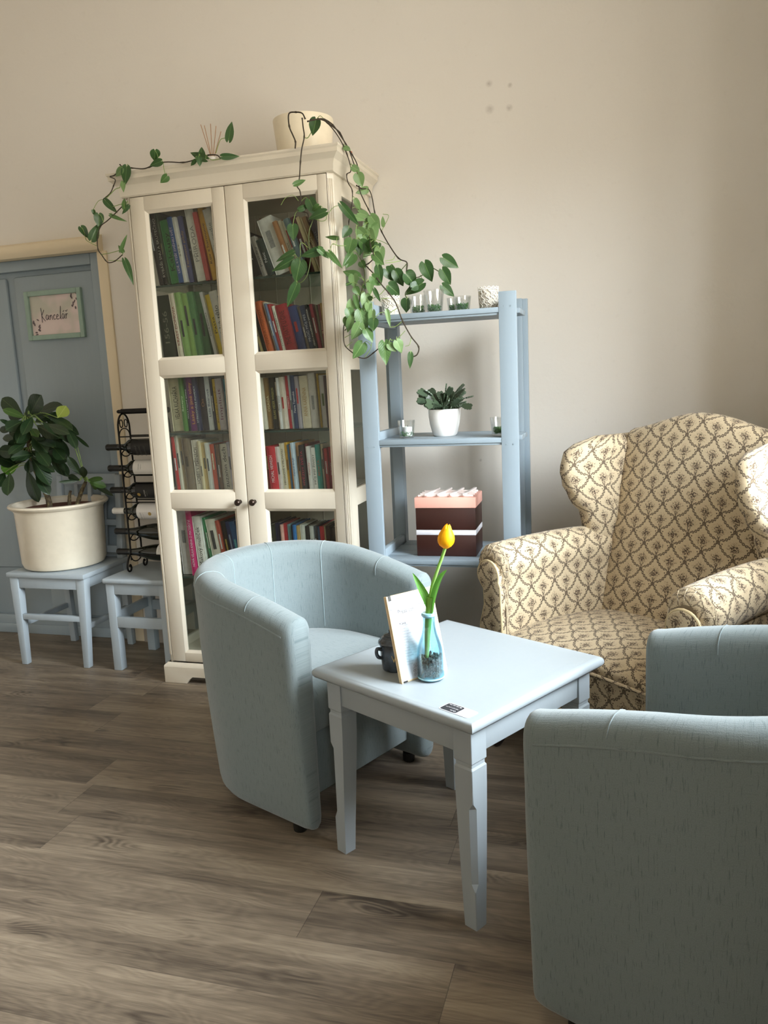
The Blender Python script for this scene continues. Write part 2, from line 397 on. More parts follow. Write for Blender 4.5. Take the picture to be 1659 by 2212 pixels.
# ---- measured positions (metres): plant runners and leaves, books per shelf
VINES = [
 ([(0.4461,-0.458,2.1003),(0.4322,-0.458,2.1141),(0.3968,-0.458,2.1187),(0.3358,-0.458,2.1088),(0.2868,-0.458,2.1056),(0.2091,-0.458,2.1158),(0.1431,-0.458,2.1057),(0.1126,-0.458,2.1029),(0.0602,-0.45,2.1136),(0.0227,-0.45,2.1213),(0.0085,-0.45,2.1322)],0.0022),
 ([(0.0148,-0.45,2.1201),(-0.019,-0.45,2.0965),(-0.0403,-0.45,2.0925),(-0.0184,-0.45,2.0795),(-0.0289,-0.45,2.0573),(-0.0476,-0.45,2.0315),(-0.0787,-0.45,2.0134),(-0.0717,-0.45,2.0062)],0.002),
 ([(-0.0014,-0.45,2.0479),(-0.0227,-0.45,2.0438),(-0.051,-0.45,2.0255),(-0.068,-0.45,2.0144)],0.0014),
 ([(0.0239,-0.45,1.9899),(-0.0088,-0.45,1.9856),(-0.0406,-0.45,1.9811)],0.0014),
 ([(0.0119,-0.45,1.9847),(-0.0191,-0.45,1.9643),(-0.0418,-0.45,1.9494),(-0.0729,-0.45,1.9308),(-0.1083,-0.45,1.9104),(-0.126,-0.45,1.8661),(-0.1282,-0.45,1.8268),(-0.1148,-0.45,1.8058),(-0.099,-0.45,1.7824),(-0.0842,-0.45,1.7719),(-0.0545,-0.45,1.7764),(-0.0178,-0.45,1.7974)],0.002),
 ([(-0.119,-0.45,1.8062),(-0.0772,-0.45,1.8083),(-0.0262,-0.45,1.8147)],0.0014),
 ([(-0.0832,-0.45,1.7806),(-0.0492,-0.45,1.7769),(-0.0098,-0.45,1.7709)],0.0014),
 ([(-0.181,-0.45,1.8769),(-0.1746,-0.45,1.864),(-0.1319,-0.45,1.8403)],0.0013),
 ([(0.4281,-0.458,2.1214),(0.4469,-0.458,2.1613),(0.4608,-0.458,2.1695),(0.4852,-0.458,2.1685)],0.0013),
 ([(0.204,-0.458,2.1152),(0.205,-0.458,2.0862),(0.2112,-0.458,2.0648)],0.0012),
 ([(0.3938,-0.458,2.1113),(0.4118,-0.458,2.0999),(0.4461,-0.458,2.1003)],0.0014),
 ([(0.7928,-0.462,2.1934),(0.7823,-0.462,2.2134),(0.7586,-0.462,2.2203),(0.7313,-0.462,2.2183),(0.73,-0.462,2.1765),(0.7409,-0.462,2.1468),(0.75,-0.462,2.122),(0.7473,-0.462,2.0986)],0.0026),
 ([(0.7813,-0.462,2.1981),(0.783,-0.462,2.1674),(0.785,-0.462,2.1342),(0.7725,-0.462,2.0932),(0.7647,-0.462,2.0513),(0.7564,-0.462,1.9947),(0.7464,-0.462,1.9693),(0.7561,-0.462,1.9514),(0.7573,-0.462,1.9125),(0.7435,-0.462,1.8872),(0.7808,-0.462,1.8713),(0.7817,-0.462,1.8444),(0.8012,-0.462,1.8498)],0.0022),
 ([(0.8012,-0.462,1.8498),(0.782,-0.462,1.8077),(0.7781,-0.462,1.7491),(0.7813,-0.462,1.7142),(0.7666,-0.462,1.6608),(0.7425,-0.462,1.6327),(0.7187,-0.462,1.628)],0.0018),
 ([(0.7848,-0.462,2.1319),(0.7981,-0.462,2.1288),(0.8126,-0.462,2.1449)],0.0015),
 ([(0.7484,-0.462,1.9183),(0.7279,-0.462,1.9399),(0.697,-0.462,1.9334),(0.6776,-0.462,1.911)],0.0009),
 ([(0.8014,-0.462,1.8522),(0.8305,-0.462,1.8396),(0.8496,-0.462,1.8426),(0.8532,-0.462,1.8568)],0.0012),
 ([(0.7781,-0.462,1.7491),(0.7465,-0.462,1.7717),(0.74,-0.462,1.7178),(0.7099,-0.462,1.7412)],0.0013),
 ([(0.7816,-0.462,1.7191),(0.8051,-0.462,1.7418),(0.8163,-0.462,1.7457)],0.0012),
 ([(0.849,-0.5865,2.1437),(0.8652,-0.5326,2.1631),(0.8769,-0.4936,2.1723),(0.8883,-0.4555,2.1604),(0.9025,-0.4085,2.1475),(0.9115,-0.3784,2.1159),(0.9233,-0.3389,2.0854),(0.9327,-0.3077,2.0473),(0.9334,-0.3054,1.9733),(0.9404,-0.282,1.9371),(0.9491,-0.2531,1.906),(0.9566,-0.2281,1.8763),(0.9562,-0.2294,1.8606)],0.0022),
 ([(0.8537,-0.571,2.1518),(0.8675,-0.5249,2.165),(0.8814,-0.4788,2.1643),(0.8996,-0.4181,2.1312),(0.9131,-0.3729,2.0834),(0.9193,-0.3524,2.0291),(0.9111,-0.3795,2.0095),(0.9129,-0.3736,1.9814),(0.9199,-0.3503,1.9559),(0.917,-0.36,1.8952),(0.9105,-0.3817,1.8426),(0.9108,-0.3805,1.8081),(0.9113,-0.3789,1.7784)],0.002),
 ([(0.8582,-0.5559,2.1554),(0.8746,-0.5013,2.1719),(0.8908,-0.4472,2.1646),(0.9046,-0.4015,2.1348),(0.9162,-0.3626,2.1048),(0.9251,-0.3328,2.0573),(0.932,-0.3099,2.0222)],0.0022),
 ([(0.9283,-0.3223,1.9804),(0.9387,-0.2876,1.9753),(0.951,-0.2468,1.9797),(0.9572,-0.226,1.9561),(0.9614,-0.212,1.9017),(0.9675,-0.1918,1.8631),(0.9743,-0.172,1.8341),(1.0347,-0.2936,1.7643),(1.1202,-0.4776,1.6833),(1.1648,-0.5338,1.6586),(1.169,-0.555,1.6278)],0.0022),
 ([(0.9562,-0.2292,1.8632),(0.9497,-0.2509,1.8243),(0.9901,-0.383,1.7509),(1.0318,-0.4834,1.695),(0.956,-0.3094,1.6978),(0.9532,-0.3371,1.6897),(1.0528,-0.555,1.6231),(1.0765,-0.555,1.5883),(1.1005,-0.555,1.5582),(1.1242,-0.555,1.5233),(1.1466,-0.555,1.4602),(1.1745,-0.555,1.406),(1.2006,-0.555,1.3687),(1.1945,-0.555,1.3427),(1.1791,-0.555,1.3363),(1.1744,-0.555,1.3438)],0.0022),
 ([(0.9907,-0.555,1.4726),(0.9616,-0.555,1.4672),(0.9325,-0.555,1.4642),(0.9258,-0.555,1.4208),(0.9307,-0.555,1.3862),(0.9608,-0.555,1.3576),(0.981,-0.555,1.3432),(1.0071,-0.555,1.3404),(1.034,-0.555,1.3561),(1.0662,-0.555,1.3786)],0.002),
 ([(0.9113,-0.3789,1.7784),(0.9196,-0.3515,1.7464),(0.939,-0.3339,1.7014),(0.9816,-0.4438,1.6307),(0.9981,-0.555,1.5609),(0.9885,-0.555,1.5281),(0.9844,-0.555,1.4996),(0.9561,-0.555,1.4627),(0.9311,-0.555,1.44)],0.0018),
 ([(0.9323,-0.3091,1.8297),(0.9436,-0.2713,1.8524),(0.9564,-0.2287,1.8684)],0.0013),
 ([(0.9232,-0.3393,1.7856),(0.9227,-0.3408,1.8181),(0.9246,-0.3347,1.8389)],0.0014),
 ([(0.9829,-0.3012,1.7857),(1.0068,-0.29,1.7775),(1.0339,-0.3003,1.7624)],0.0012),
 ([(0.9739,-0.1702,1.8371),(0.991,-0.12,1.899),(0.9784,-0.1552,1.9021)],0.0012),
 ([(0.935,-0.3001,1.7263),(1.0236,-0.4636,1.7054),(1.0298,-0.4764,1.6984)],0.0014),
 ([(1.1,-0.4496,1.6958),(1.1046,-0.4964,1.6776),(1.0825,-0.5183,1.6721)],0.0012),
 ([(1.139,-0.5114,1.6691),(1.1146,-0.5338,1.6628),(1.0896,-0.5442,1.6613)],0.0012),
 ([(0.9947,-0.4886,1.6057),(1.0524,-0.555,1.6161)],0.0012),
 ([(1.1284,-0.555,1.5041),(1.1024,-0.555,1.4916),(1.0921,-0.555,1.4899)],0.0012),
 ([(1.144,-0.555,1.458),(1.1205,-0.555,1.4428),(1.1,-0.555,1.4416)],0.0012),
 ([(1.1552,-0.555,1.4263),(1.1236,-0.555,1.3995),(1.103,-0.555,1.3958)],0.0012),
 ([(1.1753,-0.555,1.4012),(1.1683,-0.555,1.3777),(1.1529,-0.555,1.3728)],0.0012),
 ([(0.9297,-0.555,1.4156),(0.9595,-0.555,1.4285),(0.9861,-0.555,1.4366)],0.0012),
 ([(0.9332,-0.555,1.3836),(0.9578,-0.555,1.3993)],0.0012),
 ([(1.0308,-0.555,1.3952),(1.0244,-0.555,1.3712),(1.002,-0.555,1.3431)],0.0012),
 ([(0.8795,-0.4849,1.754),(0.8892,-0.4527,1.7503),(0.903,-0.4065,1.7544)],0.0013),
 ([(1.0384,-0.555,1.5427),(1.0698,-0.555,1.5557),(1.1018,-0.555,1.5863)],0.0012),
 ([(1.069,-0.555,1.5391),(1.0997,-0.555,1.5417)],0.0011),
 ([(1.1185,-0.36,1.6534),(1.1492,-0.36,1.626),(1.1867,-0.36,1.6379),(1.2033,-0.36,1.6588),(1.2342,-0.36,1.644),(1.2568,-0.36,1.6225),(1.2646,-0.36,1.5923),(1.2632,-0.36,1.5825)],0.0018),
 ([(1.2565,-0.36,1.6569),(1.255,-0.36,1.6447)],0.0012),
 ([(1.1198,-0.36,1.6831),(1.1184,-0.36,1.6509),(1.138,-0.36,1.6119),(1.1097,-0.36,1.574),(1.1166,-0.36,1.5483)],0.0018),
 ([(1.1195,-0.36,1.6782),(1.086,-0.36,1.646),(1.0578,-0.36,1.6182)],0.0016),
]
LEAVES = [
 ((0.0467,-0.4639,2.1146),(0.0246,-0.4554,2.0533),0.0389,(0.334,-0.91,-0.245),0),
 ((0.0315,-0.4709,2.1093),(-0.0148,-0.4551,2.0886),0.0274,(-0.144,-0.916,-0.375),2),
 ((0.0157,-0.4506,2.0671),(0.018,-0.4576,2.0273),0.0201,(0.276,-0.944,0.181),2),
 ((0.1815,-0.4726,2.1575),(0.1666,-0.4564,2.124),0.0399,(0.612,-0.57,-0.548),0),
 ((0.2009,-0.4686,2.1172),(0.153,-0.4753,2.104),0.0283,(0.217,-0.924,-0.314),0),
 ((0.2222,-0.4709,2.0608),(0.197,-0.4784,2.0364),0.0304,(0.577,-0.727,-0.373),1),
 ((0.3871,-0.4644,2.1046),(0.3136,-0.4589,2.1446),0.03,(0.028,-0.982,0.187),0),
 ((0.3714,-0.4617,2.107),(0.3664,-0.4514,2.1555),0.03,(0.224,-0.948,0.225),0),
 ((0.3633,-0.4721,2.1116),(0.3662,-0.4725,2.0792),0.0257,(0.727,-0.683,0.073),0),
 ((0.3512,-0.4779,2.1016),(0.3273,-0.4729,2.0832),0.0163,(0.312,-0.731,-0.607),0),
 ((0.4959,-0.4808,2.1554),(0.4966,-0.4452,2.2348),0.0311,(0.404,-0.836,0.371),0),
 ((0.4654,-0.4802,2.1005),(0.5213,-0.452,2.1005),0.0245,(0.42,-0.828,-0.373),0),
 ((-0.0686,-0.4545,2.0051),(-0.0294,-0.4416,1.9574),0.0279,(0.269,-0.962,-0.04),0),
 ((0.024,-0.4713,1.9639),(0.0075,-0.4411,2.0172),0.0196,(0.375,-0.752,0.542),1),
 ((0.0348,-0.458,1.9754),(0.0087,-0.4675,1.9435),0.017,(0.663,-0.665,-0.344),0),
 ((-0.0529,-0.4514,1.9494),(0.0091,-0.452,1.9216),0.0154,(-0.014,-1.0,-0.008),1),
 ((-0.1092,-0.4501,1.9582),(-0.109,-0.4537,1.9085),0.0399,(0.667,-0.743,0.057),0),
 ((-0.1287,-0.4567,1.9759),(-0.1261,-0.4473,1.9539),0.0154,(0.584,-0.769,-0.26),0),
 ((-0.1476,-0.4568,1.8671),(-0.1166,-0.4448,1.9246),0.0402,(0.672,-0.709,-0.214),0),
 ((-0.1954,-0.4512,1.9172),(-0.1724,-0.4427,1.8772),0.033,(0.673,-0.7,0.238),0),
 ((-0.0129,-0.4663,1.8101),(0.0025,-0.437,1.8771),0.0162,(0.386,-0.874,0.294),1),
 ((-0.0026,-0.4671,1.8039),(-0.03,-0.4571,1.8346),0.0171,(0.198,-0.865,0.461),1),
 ((-0.0095,-0.4502,1.7722),(0.0306,-0.4662,1.6818),0.0282,(0.575,-0.723,0.383),0),
 ((0.8424,-0.485,2.1778),(0.8224,-0.4801,2.1286),0.0424,(0.196,-0.965,-0.176),0),
 ((0.7448,-0.4839,1.9713),(0.7788,-0.4476,1.9929),0.0202,(0.712,-0.7,0.055),1),
 ((0.7523,-0.4703,1.8863),(0.7922,-0.458,1.9024),0.0214,(0.408,-0.835,-0.37),0),
 ((0.793,-0.4646,1.9156),(0.8166,-0.4617,1.8532),0.0426,(0.07,-0.997,-0.019),0),
 ((0.8555,-0.4824,1.8651),(0.7885,-0.488,1.8477),0.0331,(0.07,-0.996,0.049),0),
 ((0.7196,-0.4641,1.8339),(0.7232,-0.4738,1.78),0.0431,(0.301,-0.935,0.188),0),
 ((0.7209,-0.4833,1.7375),(0.6462,-0.482,1.7103),0.0226,(-0.018,-1.0,0.001),0),
 ((0.7132,-0.4746,1.7125),(0.6318,-0.4851,1.6727),0.0319,(0.278,-0.902,-0.331),0),
 ((0.824,-0.4662,1.7386),(0.7524,-0.4885,1.7154),0.0357,(0.386,-0.841,-0.38),0),
 ((0.8221,-0.4782,1.7401),(0.8525,-0.4516,1.7075),0.0244,(0.6,-0.795,-0.089),1),
 ((0.7395,-0.4631,1.7037),(0.7167,-0.4636,1.6305),0.0609,(0.358,-0.928,-0.105),0),
 ((0.8588,-0.4715,1.725),(0.9036,-0.4704,1.6685),0.0234,(0.099,-0.993,0.058),1),
 ((0.726,-0.4811,1.6196),(0.6832,-0.4787,1.5439),0.0392,(0.367,-0.9,-0.236),0),
 ((0.8913,-0.4633,1.7754),(0.8417,-0.4625,1.7825),0.0172,(-0.077,-0.898,-0.432),1),
 ((0.8301,-0.4737,1.8908),(0.798,-0.4635,1.8741),0.0277,(0.084,-0.77,-0.633),1),
 ((0.9279,-0.3603,2.0386),(0.9427,-0.3076,2.0304),0.0267,(0.725,-0.299,-0.621),2),
 ((0.9375,-0.3307,2.0171),(0.9482,-0.3139,1.973),0.0425,(0.347,-0.901,-0.261),2),
 ((0.9493,-0.2597,1.9768),(0.9156,-0.2958,1.9596),0.0297,(0.761,-0.622,-0.185),2),
 ((0.9135,-0.3947,2.0997),(0.9246,-0.354,2.0952),0.0203,(0.639,-0.254,-0.726),2),
 ((0.9072,-0.4423,1.8901),(0.9516,-0.3662,1.8204),0.0293,(0.509,-0.724,-0.466),0),
 ((0.9305,-0.3514,1.9235),(0.9419,-0.3223,1.8859),0.0228,(0.522,-0.744,-0.417),2),
 ((0.9206,-0.368,1.8627),(0.9619,-0.3183,1.852),0.0218,(0.726,-0.65,-0.225),2),
 ((0.9386,-0.3368,1.8797),(0.9666,-0.2575,1.8719),0.0303,(0.808,-0.333,-0.486),2),
 ((0.961,-0.2373,1.8522),(0.9674,-0.295,1.7579),0.0463,(0.58,-0.677,0.453),2),
 ((0.9295,-0.3319,1.8229),(0.9557,-0.2876,1.7916),0.0367,(0.375,-0.672,-0.639),2),
 ((0.9798,-0.1676,1.8564),(0.9761,-0.1521,1.8976),0.0175,(0.446,-0.824,0.35),2),
 ((0.9194,-0.3868,1.7756),(0.902,-0.3924,1.725),0.0517,(0.198,-0.979,0.041),1),
 ((0.933,-0.3246,1.7691),(0.9255,-0.3261,1.7259),0.038,(0.464,-0.884,-0.049),0),
 ((0.9445,-0.292,1.765),(0.9558,-0.2586,1.7525),0.0224,(0.618,-0.449,-0.645),1),
 ((1.0079,-0.342,1.761),(1.0066,-0.3846,1.7254),0.026,(0.431,-0.585,0.687),0),
 ((1.0312,-0.4007,1.7325),(1.056,-0.5191,1.6495),0.0398,(0.256,-0.518,0.816),2),
 ((0.917,-0.3724,1.7238),(0.9005,-0.4074,1.6769),0.0428,(0.584,-0.735,0.343),1),
 ((0.9422,-0.3577,1.6993),(0.9558,-0.3525,1.675),0.0304,(0.08,-0.983,-0.167),1),
 ((1.0692,-0.5633,1.6467),(1.0758,-0.5592,1.5889),0.032,(0.11,-0.992,-0.057),0),
 ((0.967,-0.4774,1.6309),(0.907,-0.4772,1.6587),0.0353,(0.105,-0.967,0.234),1),
 ((0.9513,-0.4838,1.6363),(0.9583,-0.5011,1.5908),0.0393,(-0.05,-0.936,0.349),2),
 ((0.9792,-0.5566,1.5837),(0.9949,-0.5585,1.5571),0.0275,(0.144,-0.978,0.154),1),
 ((0.9379,-0.5276,1.6025),(0.9551,-0.5093,1.6067),0.012,(0.726,-0.602,-0.332),0),
 ((0.9994,-0.5215,1.5935),(1.0075,-0.5212,1.5814),0.0119,(0.045,-0.999,0.006),0),
 ((0.9827,-0.5722,1.5535),(0.9928,-0.5693,1.5019),0.0196,(0.104,-0.994,-0.036),1),
 ((1.0426,-0.5687,1.5414),(1.0204,-0.557,1.5506),0.0176,(-0.414,-0.899,0.146),0),
 ((1.0537,-0.5698,1.5721),(1.069,-0.5533,1.5283),0.0165,(0.246,-0.932,-0.265),0),
 ((0.9552,-0.5719,1.5101),(0.9672,-0.572,1.4636),0.0355,(0.493,-0.86,0.13),1),
 ((0.9972,-0.5654,1.5005),(1.0118,-0.5594,1.4228),0.0531,(0.472,-0.881,0.021),1),
 ((0.9936,-0.5711,1.4572),(0.9602,-0.5646,1.4028),0.0453,(0.459,-0.805,-0.377),2),
 ((1.0146,-0.5661,1.4354),(1.0376,-0.5655,1.3925),0.0375,(0.47,-0.849,0.242),1),
 ((0.9961,-0.5581,1.3898),(0.9645,-0.5722,1.339),0.0487,(0.521,-0.849,-0.089),1),
 ((1.0783,-0.5595,1.3884),(1.0855,-0.5755,1.3134),0.0472,(0.288,-0.931,0.225),1),
 ((1.0957,-0.564,1.3825),(1.12,-0.5547,1.3554),0.0275,(0.249,-0.963,-0.105),2),
 ((1.1238,-0.5606,1.3921),(1.1404,-0.5501,1.3505),0.0382,(0.582,-0.813,0.027),2),
 ((1.1729,-0.5646,1.3456),(1.1699,-0.5689,1.2948),0.0215,(0.317,-0.946,0.061),0),
 ((1.0922,-0.5577,1.4969),(1.1008,-0.5544,1.4407),0.0176,(0.349,-0.937,-0.003),2),
 ((0.9476,-0.2599,1.7625),(0.9307,-0.2879,1.7217),0.0321,(0.74,-0.657,0.145),2),
 ((1.0444,-0.5678,1.471),(1.0406,-0.5665,1.4302),0.0378,(0.239,-0.97,-0.054),0),
 ((0.96,-0.263,1.8769),(0.9804,-0.2031,1.8367),0.0437,(0.581,-0.581,-0.57),2),
 ((1.0338,-0.4809,1.7022),(1.0706,-0.5027,1.6652),0.0367,(-0.11,-0.901,0.42),1),
 ((0.9358,-0.3044,1.8044),(0.959,-0.274,1.7777),0.033,(0.485,-0.756,-0.44),2),
 ((1.0499,-0.5777,1.6152),(1.0745,-0.5459,1.5835),0.0395,(0.452,-0.78,-0.433),1),
 ((1.0254,-0.5633,1.5269),(1.0257,-0.5522,1.4901),0.0287,(0.611,-0.759,-0.223),2),
 ((0.9909,-0.3388,1.7686),(0.9314,-0.2696,1.7425),0.0455,(-0.461,-0.632,-0.623),1),
 ((0.9583,-0.229,1.8719),(0.9257,-0.2749,1.8265),0.0431,(0.492,-0.764,0.418),2),
 ((0.9372,-0.311,1.7978),(0.9226,-0.3313,1.7505),0.0426,(0.608,-0.78,0.148),2),
 ((0.9504,-0.5618,1.4829),(0.9382,-0.5521,1.4471),0.0396,(0.322,-0.88,-0.35),2),
 ((0.9661,-0.5775,1.4807),(0.9398,-0.5562,1.4293),0.0284,(0.099,-0.9,-0.424),2),
 ((1.012,-0.4828,1.6061),(1.0231,-0.5235,1.5622),0.0284,(0.241,-0.681,0.691),2),
 ((1.0412,-0.5648,1.499),(1.036,-0.5683,1.4472),0.0284,(-0.027,-0.997,0.069),2),
 ((0.9684,-0.5665,1.5384),(0.9496,-0.5709,1.4862),0.0313,(0.348,-0.936,-0.047),2),
 ((0.9126,-0.3809,1.7248),(0.8921,-0.4175,1.6829),0.0314,(0.651,-0.7,0.294),1),
 ((0.9729,-0.5619,1.5351),(0.9954,-0.5513,1.5042),0.0284,(0.134,-0.963,-0.233),1),
 ((1.0173,-0.5553,1.5572),(1.0129,-0.5637,1.5004),0.039,(0.467,-0.879,0.094),2),
 ((0.9389,-0.333,1.7757),(0.9618,-0.2712,1.7414),0.0399,(0.738,-0.515,-0.436),1),
 ((0.9362,-0.309,1.7717),(0.9738,-0.2703,1.739),0.0379,(0.276,-0.763,-0.584),0),
 ((0.9118,-0.392,1.8174),(0.8926,-0.4134,1.784),0.0373,(0.581,-0.795,0.175),0),
 ((0.9526,-0.2726,1.8229),(0.9819,-0.32,1.7558),0.0377,(-0.102,-0.833,0.543),2),
 ((1.0575,-0.3647,1.6413),(1.058,-0.3492,1.6881),0.0414,(0.163,-0.937,0.309),0),
 ((1.0455,-0.3813,1.6619),(1.0715,-0.3701,1.6186),0.0433,(0.369,-0.929,-0.02),0),
 ((1.0815,-0.3812,1.6516),(1.1059,-0.3659,1.5979),0.0452,(0.355,-0.929,-0.102),0),
 ((1.1231,-0.3899,1.6374),(1.1539,-0.3587,1.5934),0.0552,(0.624,-0.774,-0.109),0),
 ((1.1783,-0.3702,1.6029),(1.1117,-0.3785,1.5683),0.0471,(0.058,-0.99,0.126),0),
 ((1.0574,-0.3953,1.6008),(1.0918,-0.359,1.5663),0.0514,(0.694,-0.717,-0.064),0),
 ((1.1945,-0.3915,1.6692),(1.2148,-0.369,1.6031),0.0516,(0.212,-0.943,-0.256),0),
 ((1.2637,-0.3889,1.6831),(1.3128,-0.3539,1.6471),0.0442,(0.416,-0.867,-0.276),0),
 ((1.2604,-0.3971,1.6402),(1.2845,-0.369,1.5879),0.0432,(0.374,-0.878,-0.298),0),
 ((1.2594,-0.3945,1.5855),(1.298,-0.3736,1.5462),0.0363,(0.397,-0.913,-0.096),0),
 ((1.1226,-0.3931,1.5464),(1.1165,-0.3857,1.5003),0.0431,(0.009,-0.987,-0.159),0),
 ((1.1442,-0.3878,1.589),(1.1801,-0.3591,1.6088),0.0358,(0.541,-0.816,0.202),0),
]
TSTEMS = [
 ([(-0.7441,-0.16,0.7291),(-0.7498,-0.16,0.7779),(-0.7679,-0.16,0.8265),(-0.7996,-0.16,0.9075),(-0.8192,-0.16,0.988),(-0.8208,-0.16,1.0599),(-0.817,-0.16,1.1193),(-0.8101,-0.16,1.1664)],0.0135),
 ([(-0.5872,-0.16,0.7454),(-0.5647,-0.16,0.7934),(-0.541,-0.16,0.8331),(-0.5269,-0.16,0.8528)],0.0105),
 ([(-0.6327,-0.16,0.7454),(-0.627,-0.16,0.7816),(-0.6177,-0.16,0.8096)],0.009),
]
